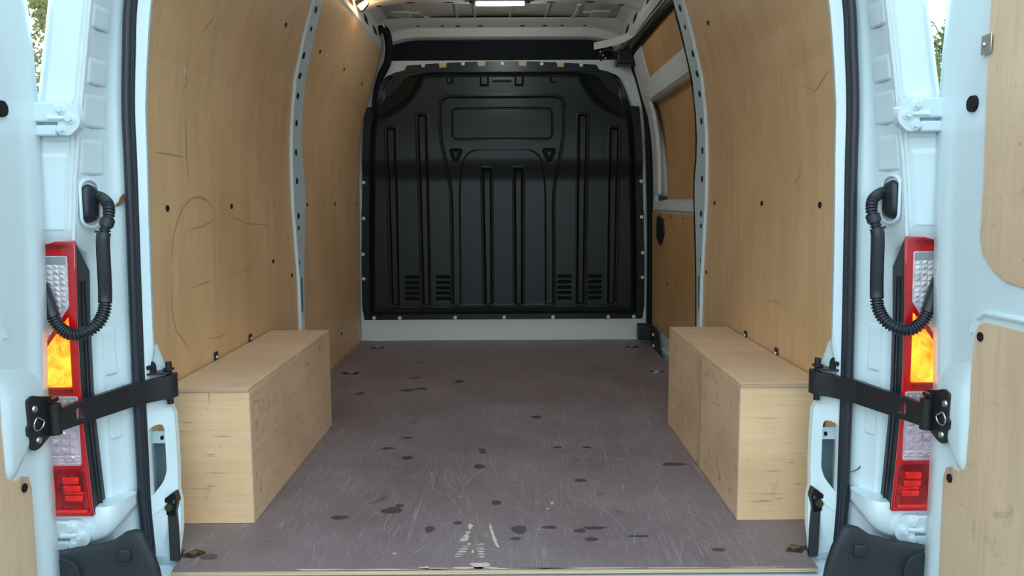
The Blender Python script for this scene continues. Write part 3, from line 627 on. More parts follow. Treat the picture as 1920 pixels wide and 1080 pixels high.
# aperture seal
sp = [(.851, 3.405, z) for z in (.0,)]
pts = [(W(z)+.012, ip(z, RIBF)+.030, z) for z in (0, .25, .5, .75, .85, .95, 1.05, 1.2, 1.35, 1.5, 1.60)]
pts += [(.742, 3.37, 1.66), (.733, 3.6, 1.668), (.729, 4.0, 1.670), (.730, 4.35, 1.670), (.742, 4.52, 1.668), (.755, 4.62, 1.65), (.764, 4.66, 1.60), (.799, 4.66, 1.497), (.838, 4.66, 1.33), (.857, 4.66, 1.07), (.868, 4.66, .76), (.872, 4.66, .445), (.874, 4.66, .02)]
ds = thing('door_seal', 'dark rubber seal around the sliding side door opening', 'door seal', (.85, 4.0, 0))
MB().tube(smoothpath(pts, 4), .019, 10, up=(1, 0, 0)).build('seal_bulb', 'header', ds)
MB().tube([(p.x-.014, p.y, p.z+.0) for p in smoothpath(pts[11:], 4)], .006, 8, up=(1, 0, 0)).build('seal_lip', 'rubber', ds)
# guide rail
gr = thing('sliding_door_rail', 'off-white guide rail curving inward above the sliding door', 'rail', (.7, 4, 1.7))
RP = smoothpath([(.715, 3.30, 1.715), (.712, 3.6, 1.715), (.706, 4.0, 1.715), (.700, 4.26, 1.715), (.672, 4.42, 1.715), (.605, 4.55, 1.715), (.528, 4.64, 1.715)], 5)
rows = []
for i, p in enumerate(RP):
    t = (RP[min(i+1, len(RP)-1)]-RP[max(i-1, 0)]).normalized(); q = Vector((-t.y, t.x, 0))
    rows.append([tuple(p+q*a+Vector((0, 0, b))) for a, b in ((0, -.020), (0, .020), (-.03, .020), (-.03, .014), (-.006, .014), (-.006, -.020), (0, -.020))])
MB().grid(rows).build('rail_channel', 'white_dull', gr)
MB().box(.700, .716, 3.3, 4.66, 1.735, 1.78).build('rail_mount', 'white_dull', gr)
# upper and lower door rollers / hinges
rb = thing('door_roller_bracket', 'black upper roller bracket at the front top corner of the sliding door', 'bracket', (.72, 4.6, 1.6))
MB().box(.655, .745, 4.56, 4.68, 1.600, 1.685).build('roller_block', 'plastic', rb, bevel=.008)
MB().box(.745, .800, 4.58, 4.62, 1.595, 1.700).build('mount_plate', 'plastic', rb, bevel=.006)
for z in (1.62, 1.68): MB().cyl((.782, 4.581, z), (.782, 4.572, z), .006, n=10).build('bolt', 'bolt', rb)
MB().tube(smoothpath([(.67, 4.60, 1.66), (.60, 4.60, 1.69), (.56, 4.61, 1.66), (.57, 4.62, 1.63)], 4), .007, 8).build('cable', 'plastic', rb)
for x, z in ((.575, 1.655), (.590, 1.640), (.560, 1.675)): MB().cyl((x, 4.60, z), (x, 4.59, z), .005, n=8).build('screw', 'steel', rb)
lb = thing('door_roller_bracket', 'black lower roller bracket standing on the floor by the sliding door', 'bracket', (.83, 4.5, 0))
MB().box(.785, .862, 4.52, 4.60, .030, .118).build('roller_block', 'plastic', lb, bevel=.006)
MB().prism([(4.60, .115), (4.40, .100), (4.28, -.012), (4.40, -.012), (4.55, .02)], lambda a, b: (.858, a, b), lambda a, b: (.872, a, b)).build('arm_plate', 'plastic', lb)
for y, z in ((4.44, .075), (4.43, .012)): MB().cyl((.858, y, z), (.850, y, z), .008, n=10).build('bolt', 'bolt', lb)

# wheel arch boxes ------------------------------------------------------------------------------------
for s, zt_ in ((-1, .364), (1, .368)):
    b = thing('wheel_arch_box', 'plywood wheel arch box on the '+SN[s]+' side'+(', plain long side' if s < 0 else ', its long side split by a dark joint'), 'box', (s*.745, 2.45, 0))
    xi, xo = .6345, .850
    MB().box(*sorted((s*xi, s*xo)), 1.992, 2.908, zt_-.011, zt_).build('top_panel', 'ply_top', b, bevel=.0015)
    MB().box(*sorted((s*xi, s*xo)), 1.9905, 1.992, zt_-.0105, zt_-.0005).build('panel_edge', 'ply_edge', b, smooth=False, label='layered plywood edge')
    MB().box(*sorted((s*xi, s*xo)), 1.995, 2.004, .0005, zt_-.012).build('end_panel', 'ply_end', b, bevel=.001)
    MB().box(*sorted((s*(xi+.010), s*xo)), 2.896, 2.905, .0005, zt_-.012).build('end_panel', 'ply_side', b, bevel=.001)
    spl = [(2.0042, 2.908)] if s < 0 else [(2.0042, 2.428), (2.431, 2.908)]
    for y0, y1 in spl: MB().box(*sorted((s*xi, s*(xi+.009))), y0, y1, .0005, zt_-.012).build('side_panel', 'ply_side', b, bevel=.0012)
    mk = MB()
    def smk(pts, wd, x=s*(xi-.0006)):
        P = [Vector(p) for p in pts]; rows = []
        for i, p in enumerate(P):
            t = (P[min(i+1, len(P)-1)]-P[max(i-1, 0)]).normalized(); q = Vector((-t.y, t.x)); w_ = wd*(1-abs(2*i/(len(P)-1)-1)**3)/2+.0003
            rows.append([(x, a.x, a.y) for a in (p-q*w_, p+q*w_)])
        mk.grid(rows)
    if s > 0:
        mk.box(s*(xi-.0008), s*(xi-.0002), 2.405, 2.4275, .001, .354); mk.box(s*(xi-.0008), s*(xi-.0002), 2.440, 2.449, .001, .354)
    for k in range(60):
        y, z = random.uniform(2.0, 2.85), random.uniform(.03, .33); a = random.choice([1.57, random.uniform(0, 3)]); l = random.uniform(.006, .03)
        smk([(y, z), (y+.5*l*math.cos(a), z+.5*l*math.sin(a)), (y+l*math.cos(a), z+l*math.sin(a))], random.uniform(.003, .008))
    mk.build('scuff_marks', 'scuff', b, smooth=False, kind='stuff')
    mk = MB()   # streaks on the end panel
    for k in range(9):
        x, z, l = random.uniform(.66, .82), random.uniform(.04, .32), random.uniform(.02, .09)
        x1 = min(x+l, .845); h_ = random.uniform(.0008, .002)
        mk.add([(s*x, 1.9944, z), (s*(x+x1)/2, 1.9944, z+h_), (s*x1, 1.9944, z+.001), (s*(x+x1)/2, 1.9944, z-h_)], [(0, 1, 2, 3)])
    if s < 0: mk.add([(s*.739, 1.9944, .351), (s*.735, 1.9944, .351), (s*.737, 1.9944, .312)], [(0, 1, 2)])
    mk.build('grain_streaks', 'scuff', b, smooth=False, kind='stuff')
    chips = MB()
    for z in [random.uniform(.03, .34) for _ in range(14)]: blob2 = [(s*(xi+.0002), 1.9946, z-.004), (s*(xi+.0002+random.uniform(.001, .006)), 1.9942, z), (s*(xi+.0002), 1.9946, z+.004)]; chips.add(blob2, [(0, 1, 2)])
    chips.box(*sorted((s*(xi-.0004), s*(xi+.0007))), 1.9946, 1.9955, .001, zt_-.012)
    chips.build('worn_edge', 'mark_light', b, smooth=False, kind='stuff')

# lashing points above the boxes
for s in (-1, 1):
    for k, y in enumerate((2.362, 2.682) if s < 0 else (2.372, 2.690)):
        t = thing('lashing_point', ('nearer' if k == 0 else 'farther')+' black lashing tag screwed to the '+SN[s]+' wall above the box', 'lashing tag', (s*W(.366), y, .34), group='lashing tags above the wheel arch boxes')
        x = s*(W(.366)-.002)
        MB().box(*sorted((x, x-s*.004)), y-.013, y+.013, .340, .388).build('tag_plate', 'black_tape', t, bevel=.0015)
        MB().cyl((x-s*.004, y, .372), (x-s*.0075, y, .372), .0065, .0045, 12).build('screw_head', 'steel', t)

# floor lashing eyes
for x, y, lab in ((-.724, 4.486, 'far left floor lashing eye in front of the bulkhead'), (.741, 4.473, 'far right floor lashing eye in front of the bulkhead'), (.762, 3.804, 'floor lashing eye by the sliding door opening, beyond the right box'), (-.745, 3.81, 'floor lashing eye behind the left box by the plywood wall'),
                  (-.722, 1.815, 'floor lashing plate at the left front corner of the floor'), (.726, 1.822, 'floor lashing plate at the right front corner of the floor')):
    t = thing('lashing_eye', lab, 'lashing eye', (x, y, 0), group='floor lashing eyes')
    if y < 2:
        sx = 1 if x > 0 else -1
        MB().prism(roundpoly([(x-.028, y-.012), (x+.006, y-.022), (x+.028, y+.006), (x-.002, y+.022)], .004), lambda a, b: (a*1., b, .003), lambda a, b: (a, b, .0005)).build('base_plate', 'steel_black', t)
        MB().disc((x-.002, y, .0045), (0, 0, 1), .013, 14, .7, (1, 0, 0), .0015).build('plate_cup', 'yellow', t)
    else:
        MB().disc((x, y, .0016), (0, 0, 1), .042, 24, .62, (1, 0, 0), .0012).build('base_plate', 'steel' if x > .75 else 'steel_black', t)
        MB().disc((x, y, .0030), (0, 0, 1), .030, 20, .6, (1, 0, 0), .0006).build('plate_recess', 'hole', t)
        ring = [(x+.022*math.cos(a), y+.013*math.sin(a), .006) for a in np.linspace(0, 2*math.pi, 17)[:-1]]
        MB().tube(ring, .0026, 6, closed=True).build('ring', 'steel', t)

# rear door latch rods at the lower corners
for s in (-1, 1):
    t = thing('latch_striker', 'black latch bar and striker on the '+SN[s]+' lower corner post above the floor plate', 'latch', (s*.785, 1.86, -.03))
    MB().grid([[(s*a, y, z) for a, y in ((x0, yy), (x0+.022, yy), (x0+.022, yy+.012), (x0, yy+.012), (x0, yy))] for x0, yy, z in ((.771, 1.842, .105), (.762, 1.824, .065), (.750, 1.796, .02), (.742, 1.778, .001))]).build('latch_bar', 'steel_black', t, bevel=.002)
    MB().prism(roundpoly([(.797, .092), (.770, .085), (.764, .125), (.770, .148), (.798, .128)], .005), lambda a, b: (s*a, 1.834, b), lambda a, b: (s*a, 1.858, b)).build('striker_plate', 'plastic', t, bevel=.003)
    MB().cyl((s*.783, 1.838, .110), (s*.783, 1.828, .110), .009, n=12).build('striker_pin', 'yellow', t)
    MB().cyl((s*.772, 1.845, .132), (s*.772, 1.832, .118), .006, n=10).build('striker_hook', 'plastic', t)

# tail lights ---------------------------------------------------------------------------------------
YF = 1.676
LU, LZ = 1.057, -.0479      # lamp outline units -> metres
for s in (-1, 1):
    t = thing('tail_light', 'tall '+SN[s]+' tail light, amber section lit, red frame', 'tail light', (s*.91, 1.62, .18))
    lx = lambda a, y: (lambda p, q: (s*p, y, q))
    # the inner edge leans out a little towards the bottom middle
    lp = lambda a, y, b: (s*a*LU, y, b*LU+LZ)
    XI = [(.19, .8315), (.405, .8425), (.60, .8395), (.763, .832)]
    zz = [.19, .30, .405, .50, .60, .70, .763]
    face = [(ip(z, XI), z) for z in zz]+[(.985, .763), (.985, .19)]
    back = lambda a, b: lp(a+.004 if a < .9 else a, 1.742 if b < .70 else 1.742-(b-.70)*.9, b-.002 if b < .75 else b-.004)
    MB().prism([(a+.0015, min(b, .759)) for a, b in face], lambda a, b: lp(a, YF+.006, b), back).build('lamp_housing', 'plastic', t, bevel=.002)
    MB().tube([lp(ip(z, XI)+.0006, 1.714-.006*(z > .6), z) for z in (.2, .3, .42, .55, .68)], .002, 6).build('housing_rib', 'plastic', t)
    MB().prism(face, lambda a, b: lp(a, YF-.002, b), lambda a, b: lp(a+.001, YF+.006, b)).build('lens_frame', 'lens_red', t, bevel=.003)
    def zone(name, poly, m_, y=YF-.004, r=.005, lab=None, d=.003, par=None):
        return MB().prism(roundpoly(poly, r, 4), lambda a, b: lp(a, y, b), lambda a, b: lp(a, y+d, b)).build(name, m_, par or t, bevel=.0008, label=lab)
    # a thin darker band above
    zone('frame_band', [(.842, .757), (.98, .757), (.98, .748), (.842, .748)], 'lens_red_deep', r=.001)
    rl = zone('reverse_lens', [(.850, .734), (.980, .734), (.980, .455), (.900, .565), (.8525, .631)], 'lens_clear', lab='clear faceted lens')
    zone('reverse_band', [(.852, .732), (.978, .732), (.978, .716), (.852, .716)], 'lens_grey', YF-.0055, .002)
    # facets of the upper clear lens
    fc = MB()
    for i in range(9):
        for j in range(14):
            x0, z0 = .856+i*.0125, .708-j*.0112
            if z0 < .631-(x0+.01-.8525)*1.36+.012: continue
            fc.add([lp(x0, YF-.0042, z0), lp(x0+.011, YF-.0042, z0), lp(x0+.011, YF-.0042, z0+.0095), lp(x0, YF-.0042, z0+.0095), lp(x0+random.uniform(.003, .008), YF-.0075, z0+random.uniform(.002, .008))], [(0, 1, 4), (1, 2, 4), (2, 3, 4), (3, 0, 4)])
    fc.build('lens_facets', 'lens_clear', rl, smooth=False, kind='stuff')
    MB().cyl(lp(.905, YF-.004, .655), lp(.905, YF-.009, .655), .020, .017, 20).build('bulb_cup', 'lens_pink', rl)
    zone('indicator_lens', [(.8555, .612), (.972, .452+.001), (.972, .465), (.8575, .465)] if False else [(.8555, .610), (.964, .4655), (.8575, .4655)], 'lens_amber', r=.003, lab='glowing amber lens')
    zone('indicator_glow', [(.872, .560), (.938, .4715), (.8725, .4715)], 'lens_amber', YF-.008, .008, d=.005)
    zone('red_band', [(.856, .461), (.982, .461), (.982, .4495), (.857, .4495)], 'lens_red_deep', r=.001)
    bl = zone('brake_lens', [(.8475, .446), (.982, .446), (.982, .300), (.8485, .300)], 'lens_pink', lab='pale pinkish faceted lens')
    dl = zone('dotted_strip', [(.850, .4445), (.981, .4445), (.981, .430), (.851, .430)], 'lens_grey', YF-.0052, .001)
    for k in range(8): MB().disc(lp(.858+.015*k, YF-.0055, .437), (0, -1, 0), .0028, 8).build('lens_dot', 'lens_clear', dl, smooth=False)
    fc = MB()
    for i in range(7):
        for j in range(7):
            x0, z0 = .852+i*.018, .306+j*.0172
            jit = [random.uniform(-.002, .002) for _ in range(2)]
            fc.add([lp(x0, YF-.0042, z0), lp(x0+.0178, YF-.0042, z0+jit[0]), lp(x0+.0178, YF-.0042, z0+.017), lp(x0, YF-.0042, z0+.017+jit[1]), lp(x0+random.uniform(.003, .014), YF-.010, z0+random.uniform(.003, .013))], [(0, 1, 4), (1, 2, 4), (2, 3, 4), (3, 0, 4)])
    fc.build('lens_facets', 'lens_pink', bl, smooth=False, kind='stuff')
    for k in range(3): MB().box(*sorted((s*.850*LU, s*.981*LU)), YF-.0075, YF-.004, (.303+.007*k)*LU+LZ, (.307+.007*k)*LU+LZ).build('lens_ridge', 'lens_pink', bl, bevel=.001)
    fl_ = zone('rear_fog_lens', [(.8445, .292), (.982, .292), (.982, .198), (.838, .198)], 'lens_red_deep', lab='deep red lower lens')
    for (x0, x1, z0, z1) in ((.856, .888, .262, .276), (.853, .888, .246, .258), (.850, .885, .225, .237), (.848, .885, .240, .244), (.842, .98, .200, .206), (.905, .925, .222, .272), (.94, .96, .222, .272)):
        zone('reflector_block', [(x0, z0), (x1, z0), (x1, z1), (x0, z1)], 'lens_red_block', YF-.0068, .002, par=fl_)

# cable conduits ------------------------------------------------------------------------------------
CP = [(-.872, 1.748, .856), (-.847, 1.735, .849), (-.824, 1.712, .835), (-.818, 1.70, .813), (-.823, 1.695, .790), (-.827, 1.692, .774), (-.829, 1.69, .755), (-.832, 1.694, .69), (-.836, 1.699, .638), (-.836, 1.690, .606), (-.843, 1.674, .582), (-.860, 1.660, .567), (-.885, 1.654, .562), (-.909, 1.654, .574), (-.926, 1.655, .600), (-.936, 1.655, .635), (-.944, 1.650, .67)]
def corrug(mb, path, r0, pitch=.0064):
    P = [Vector(p) for p in path]; L = [0]
    for a, b in zip(P, P[1:]): L.append(L[-1]+(b-a).length)
    n = int(L[-1]/pitch); pts = []; rad = []
    for i in range(n*4+1):
        d = L[-1]*i/(n*4); k = max(j for j in range(len(L)) if L[j] <= d+1e-9); k = min(k, len(P)-2); f = (d-L[k])/(L[k+1]-L[k])
        pts.append(P[k].lerp(P[k+1], f)); rad.append(r0*(1. if i % 4 in (0, 1) else .74))
    mb.tube(pts, rad, 14)
for s in (-1, 1):
    t = thing('cable_conduit', 'black corrugated cable conduit looping to the '+SN[s]+' rear door', 'conduit', (s*.87, 1.75, .85))
    P = [(-s*x if s > 0 else x, y, z) for x, y, z in CP]
    P = [(s*abs(x), y, z) for x, y, z in CP]
    sp_ = smoothpath(P, 6)
    c1 = MB(); corrug(c1, sp_[:30], .0125); c1.build('corrugated_sleeve', 'rubber', t)
    MB().tube(sp_[29:51], .0140, 16).build('smooth_tube', 'rubber', t)
    MB().tube(sp_[20:25], .0150, 14).build('collar', 'rubber', t)
    MB().tube([sp_[28]+Vector((s*.010, 0, 0)), sp_[30]+Vector((s*.010, 0, 0))], .010, 10).build('clip_stub', 'rubber', t)
    c2 = MB(); corrug(c2, sp_[50:86], .0138); c2.build('corrugated_sleeve', 'rubber', t)
    MB().tube(sp_[84:], .0150, 14).build('door_boot', 'rubber', t)
    gp = []
    ax = (pil(s, .84, 3.8)-pil(s, .84, 3.1)).normalized(); nn = ax.cross(Vector((0, 0, 1))).normalized(); nn = nn if nn.x*s < 0 else -nn
    cc = pil(s, .838, 3.62)+nn*.004
    ring = []
    def gring(k, off): return [cc+nn*off+ax*math.cos(a)*.019*k+Vector((0, 0, 1))*(math.sin(a)*.016*k+(.022 if math.sin(a) > 0 else -.022)*k) for a in np.linspace(0, 2*math.pi, 29)[:-1]]
    g0, g1, g2 = gring(1.12, -.006), gring(1.0, .006), gring(.7, .010)
    n = 28; vs = g0+g1+g2; fs = [(i, (i+1) % n, (i+1) % n+n, i+n) for i in range(n)]+[(i+n, (i+1) % n+n, (i+1) % n+2*n, i+2*n) for i in range(n)]+[tuple(range(2*n, 3*n))]
    MB().add(vs, fs).build('grommet', 'rubber', t, ang=60)
    MB().tube(gring(1.35, .001), .0035, 8, closed=True).build('grommet_bead', 'white', t)

# bumper ----------------------------------------------------------------------------------------------
bp = thing('rear_bumper', 'black textured plastic rear bumper below the load floor', 'bumper', (0, 1.5, -.3))
for s in (-1, 1):
    prof = [(.700, -.16), (.712, -.02), (.722, .05), (.733, .09), (.748, .125), (.756, .138), (.770, .140), (.79, .135), (.815, .118), (.85, .108), (.90, .100), (.94, .092), (1.0, .085), (1.06, .080)]
    rows = []
    for x, zt2 in prof:
        k = .55 if x < .76 else .3 if x < .80 else 0
        rows.append([(s*(x+k*.08), 1.72, zt2-.09), (s*(x+k*.036), 1.675, zt2-.03), (s*(x+k*.012), 1.650, zt2-.006), (s*x, 1.638, zt2), (s*x, 1.628, zt2-.006), (s*x, 1.624, zt2-.016), (s*x, 1.622, zt2-.04), (s*x, 1.618, -.17), (s*x, 1.56, -.19), (s*x, 1.55, -.34)])
    MB().grid(rows).build('bumper_corner', 'bumper', bp, ang=70)
    MB().box(*sorted((s*.775, s*.803)), 1.614, 1.628, .075, .102).build('corner_clip', 'bumper', bp, bevel=.004)
    MB().prism(roundpoly([(.885, .085), (1.01, .085), (1.01, -.15), (.872, -.15)], .04, 5), lambda a, b: (s*a, 1.612, b), lambda a, b: (s*a, 1.63, b)).build('corner_bulge', 'bumper', bp, bevel=.008)
MB().box(-.74, .74, 1.49, 1.66, -.34, -.145).build('bumper_step', 'bumper', bp, bevel=.02)

# rear doors, opened square to the body ------------------------------------------------------------
DOOR = {}
EDGE = [(-.42, 1.618), (.05, 1.619), (.19, 1.618), (.31, 1.619), (.46, 1.622), (.6, 1.635), (.81, 1.652), (.91, 1.655), (1.03, 1.659), (1.13, 1.655), (1.24, 1.645), (1.4, 1.622), (1.6, 1.575), (1.8, 1.50), (1.87, 1.45)]
for s in (-1, 1):
    n_ = 'door_1' if s < 0 else 'door_2'
    d = thing(n_, None, None, (s*.95, 1.3, -.4), kind='structure')
    DOOR[s] = d
    zs = [-.42, -.38, -.2, 0, .1, .19, .25, .31, .38, .46, .53, .6, .7, .81, .91, 1.03, 1.13, 1.24, 1.4, 1.6, 1.75, 1.83, 1.87]
    rows = []
    for z in zs:
        e = ip(z, EDGE); x = .925; far = e-.78
        rows.append([(s*1.030, e-.03, z), (s*1.025, e-.004, z), (s*(x+.022), e+.003, z), (s*(x+.006), e+.001, z), (s*x, e-.004, z), (s*(x-.003), e-.040, z), (s*(x+.002), e-.052, z), (s*(x+.004), e-.075, z), (s*(x+.005), e-.12, z), (s*(x+.006), e-.40, z), (s*(x+.004), far+.05, z), (s*x, far+.01, z), (s*(x+.01), far, z), (s*1.02, far-.02, z), (s*1.03, far+.02, z), (s*1.03, e-.03, z)])
    MB().grid(rows).build('door_shell', 'white', d, ang=50, label='white painted door shell')
    # raised boss carrying the check strap
    dy = -.022 if s < 0 else 0
    def bossring(pts, x): return [(s*x, a+(dy if a < 1.57 else 0), b) for a, b in pts]
    b0 = [(1.612, .505), (1.497, .530), (1.486, .515), (1.484, .300), (1.520, .305), (1.612, .400)]
    b1 = [(1.600, .462), (1.545, .472), (1.500, .468), (1.492, .335), (1.505, .322), (1.600, .425)]
    vs = bossring(b0, .931)+bossring(b1, .918); k = 6
    MB().add(vs, [(i, (i+1) % k, (i+1) % k+k, i+k) for i in range(k)]+[tuple(range(k, 2*k))]).build('strap_boss', 'white', d, bevel=.012, ang=60)
    # plywood trim panels
    up_ = [(1.470, 1.72), (1.494, 1.55), (1.496, 1.20), (1.492, 1.0), (1.486, .86), (1.486, .765), (1.474, .733), (1.440, .706), (1.401, .690), (1.30, .680), (.93, .680), (.90, .72), (.90, 1.66), (.96, 1.72)]
    MB().prism(up_, lambda a, b: (s*.926, a, b), lambda a, b: (s*.934, a, b)).build('upper_trim', 'ply_door', d, bevel=.0012, label='plywood trim panel')
    lo_ = [(1.455, .609), (1.476, .598), (1.484, .575), (1.488, .50), (1.484, .41), (1.487, .330), (1.490, .315), (1.515, .300), (1.535, .303), (1.555, .295), (1.563, .270), (1.562, .16), (1.559, .05), (1.556, -.34), (.90, -.34), (.90, .58), (.93, .609)]
    MB().prism(lo_, lambda a, b: (s*.926, a+dy, b), lambda a, b: (s*.934, a+dy, b)).build('lower_trim', 'ply_door', d, bevel=.0012, label='plywood trim panel')
    MB().tube([(s*.930, a, b) for a, b in ((.93, .628), (1.35, .628), (1.455, .626), (1.487, .612), (1.50, .585))], .006, 8).build('pressed_bead', 'white', d)
    for y, z, r in ((1.537, 1.019, .0165), (1.464, .580, .0095), (1.538, .278, .0095)):
        y += dy*(z < .9); MB().cyl((s*.934, y, z), (s*.9235, y, z), r, r*.92, 24).build('hole_plug', 'hole', d, label='black round plug')
    if s > 0:
        c_ = thing('panel_clip', 'small bright metal clip screwed beside the right door trim', 'clip', (.924, 1.50, 1.12))
        MB().box(.9225, .9250, 1.492, 1.513, 1.104, 1.140).build('clip_plate', 'steel', c_, bevel=.0015)
        MB().box(.9205, .9230, 1.478, 1.494, 1.104, 1.140).build('clip_tongue', 'steel', c_, bevel=.0015)
        MB().cyl((.9225, 1.503, 1.122), (.919, 1.503, 1.122), .005, .003, 12).build('screw_head', 'steel', c_)

# hinges -------------------------------------------------------------------------------------------
for s in (-1, 1):
    for zc_, nm, xc, yc in ((1.010, 'upper', .862, 1.655), (.110, 'lower', .914, 1.685)):
        h_ = thing('door_hinge', None, None, (s*xc, yc, zc_), parent=DOOR[s])
        k = .038
        oct_ = [(xc+.020, zc_+k*.95), (xc-.002, zc_+k*.92), (xc-.022, zc_+k*.55), (xc-.026, zc_-.004), (xc-.022, zc_-k*.45), (xc-.004, zc_-k*.86), (xc+.020, zc_-k*.86)]
        y0 = yc-.012
        MB().prism(roundpoly(oct_, .006, 3), lambda a, b: (s*a, y0, b), lambda a, b: (s*a, yc+.01, b)).build('hinge_plate', 'white', h_, bevel=.003)
        for dx, dz in ((.012, .020), (-.006, .001), (.012, -.020)):
            MB().cyl((s*(xc+dx), y0, zc_+dz), (s*(xc+dx), y0-.003, zc_+dz), .011, n=16).build('washer', 'white', h_)
            MB().cyl((s*(xc+dx), y0-.003, zc_+dz), (s*(xc+dx), y0-.010, zc_+dz), .0078, .0072, n=6).build('bolt', 'white', h_, ang=20)
        MB().box(*sorted((s*(xc+.016), s*(.955 if zc_ > .5 else 1.02))), y0-.006, y0+.012, zc_-.006, zc_+.034).build('hinge_arm', 'white', h_, bevel=.004)
        MB().box(*sorted((s*(xc+.022), s*(.955 if zc_ > .5 else 1.02))), y0-.004, y0+.014, zc_-.034, zc_-.012).build('hinge_arm', 'white', h_, bevel=.004)
        MB().tube([(s*(xc+.004), y0-.001, zc_+.002), (s*(xc+.035), y0-.007, zc_+.002)], [.004, .007], 10).build('arm_rib', 'white', h_)
        MB().cyl((s*(.948 if zc_ > .5 else 1.0), y0, zc_-.045), (s*(.948 if zc_ > .5 else 1.0), y0, zc_+.042), .012, n=16).build('hinge_pin', 'white', h_)

# door check straps ------------------------------------------------------------------------------------
for s in (-1, 1):
    t = thing('door_check_strap', 'black steel check strap between the '+SN[s]+' pillar and its open door', 'check strap', (s*.78, 1.86, .40))
    S0, S1 = (.905, 1.596, .391), (.832, 1.764, .401)
    Ls = math.hypot(S1[0]-S0[0], S1[1]-S0[1]); tx, ty = (S1[0]-S0[0])/Ls, (S1[1]-S0[1])/Ls
    def arm_pt(u, v, o): return (s*(S0[0]+tx*u-ty*o), S0[1]+ty*u+tx*o, S0[2]+(S1[2]-S0[2])*u/Ls+v)
    slot = roundpoly([(.048, -.014), (.066, -.014), (.066, .013), (.048, .012)], .003, 3)
    MB().prism([(0, -.0235), (.09, -.025), (Ls, -.0265), (Ls, .0265), (.09, .025), (0, .0235)], lambda u, v: arm_pt(u, v, -.006), lambda u, v: arm_pt(u, v, .006), [slot]).build('strap_arm', 'steel_black', t, bevel=.0012, label='flat black steel arm with a slot near the door')
    path = [(.832, 1.764), (.805, 1.808), (.785, 1.828), (.772, 1.838), (.764, 1.848), (.763, 1.858), (.768, 1.866)]
    path = [(p.x, p.y) for p in smoothpath([(a, b, 0) for a, b in path], 4)]
    rows = []
    for i, (a, b) in enumerate(path):
        p0, p1 = Vector(path[max(i-1, 0)]), Vector(path[min(i+1, len(path)-1)]); q = (p1-p0).normalized(); q = Vector((-q.y, q.x))*.006
        z = .401+.005*min(1, i/(len(path)-1)*1.2); hh = .0265+.0015*min(1, i/len(path)*1.3); c_ = []
        for sa, sz in ((-1, -1), (-1, 1), (1, 1), (1, -1), (-1, -1)): c_.append((s*(a+q.x*sa), b+q.y*sa, z+hh*sz))
        rows.append(c_)
    mb = MB().grid(rows); nr = len(rows); mb.f += [(0, 1, 2, 3), ((nr-1)*5, (nr-1)*5+1, (nr-1)*5+2, (nr-1)*5+3)]
    mb.build('strap_end', 'steel_black', t, bevel=.0012)
    # pivot bracket on the pillar
    MB().cyl((s*.775, 1.853, .36), (s*.775, 1.853, .462), .0075, n=14).build('pivot_pin', 'steel_black', t)
    MB().cyl((s*.775, 1.853, .443), (s*.775, 1.853, .447), .013, n=16).build('pin_washer', 'steel_black', t)
    MB().prism(roundpoly([(.766, 1.83), (.812, 1.815), (.826, 1.85), (.776, 1.872)], .006), lambda a, b: (s*a, b, .4365), lambda a, b: (s*a, b, .4415)).build('pivot_plate', 'steel_black', t, bevel=.001)
    MB().prism(roundpoly([(.792, .440), (.822, .440), (.824, .463), (.800, .470), (.793, .462)], .005), lambda a, b: (s*a, 1.822, b), lambda a, b: (s*a, 1.828, b)).build('pivot_flange', 'steel_black', t, bevel=.001)
    MB().cyl((s*.806, 1.822, .455), (s*.806, 1.816, .455), .006, n=6).build('flange_bolt', 'steel_black', t)
    # door bracket
    MB().prism(roundpoly([(1.532, .452), (1.550, .458), (1.575, .450), (1.618, .440), (1.618, .366), (1.600, .362), (1.580, .354), (1.562, .347), (1.543, .346), (1.537, .355), (1.536, .378), (1.528, .380), (1.526, .398), (1.534, .402)], .005, 3), lambda a, b: (s*.912, a+(-.006 if s < 0 else .004), b), lambda a, b: (s*.920, a+(-.006 if s < 0 else .004), b)).build('door_bracket', 'steel_black', t, bevel=.0015)
    dbk = bpy.data.objects[list(WLOC)[-1]]
    MB().cyl((s*.905, 1.600, .362), (s*.905, 1.600, .428), .013, n=18).build('knuckle', 'steel_black', t)
    for z in (.408, .414, .420): MB().cyl((s*.905, 1.600, z), (s*.905, 1.600, z+.0025), .0145, n=18).build('spring_coil', 'steel_black', t)
    for y, z in ((1.545, .430), (1.552, .364)): MB().cyl((s*.912, y, z), (s*.9085, y, z), .0075, .006, 12).build('rivet', 'steel', dbk)
    wire = [(s*.908, y, z) for y, z in ((1.534, .402), (1.545, .412), (1.560, .405), (1.568, .398), (1.560, .388), (1.545, .386), (1.535, .392))]
    MB().tube(smoothpath(wire+wire[:1], 4), .0016, 6).build('spring_wire', 'steel', dbk)
    MB().cyl((s*.905, 1.588, .455-.02), (s*.905, 1.61, .435), .006, n=8).build('bracket_tab', 'steel_black', t)

# lights in the roof -------------------------------------------------------------------------------
ll = thing('led_light', 'glowing white LED strip light on the roof bow', 'light', (0, 3.98, 1.8))
MB().box(-.150, .148, 3.955, 3.995, 1.797, 1.806).build('light_housing', 'plastic', ll, bevel=.003)
MB().box(-.118, .118, 3.945, 3.990, 1.786, 1.797).build('diffuser', 'led', ll, bevel=.003)
for k in range(12): MB().disc((-.112+.0204*k, 3.966, 1.7855), (0, 0, -1), .006, 8).build('led_chip', 'led', ll, smooth=False)
cl = thing('courtesy_lamp', 'warm glowing courtesy lamp at the left end of the roof bow', 'light', (-.665, 3.95, 1.78))
MB().prism(roundpoly([(-.70, 1.80), (-.650, 1.812), (-.630, 1.79), (-.668, 1.750), (-.685, 1.762)], .008), lambda a, b: (a, 3.935, b), lambda a, b: (a, 3.955, b)).build('lamp_body', 'plastic', cl, bevel=.003)
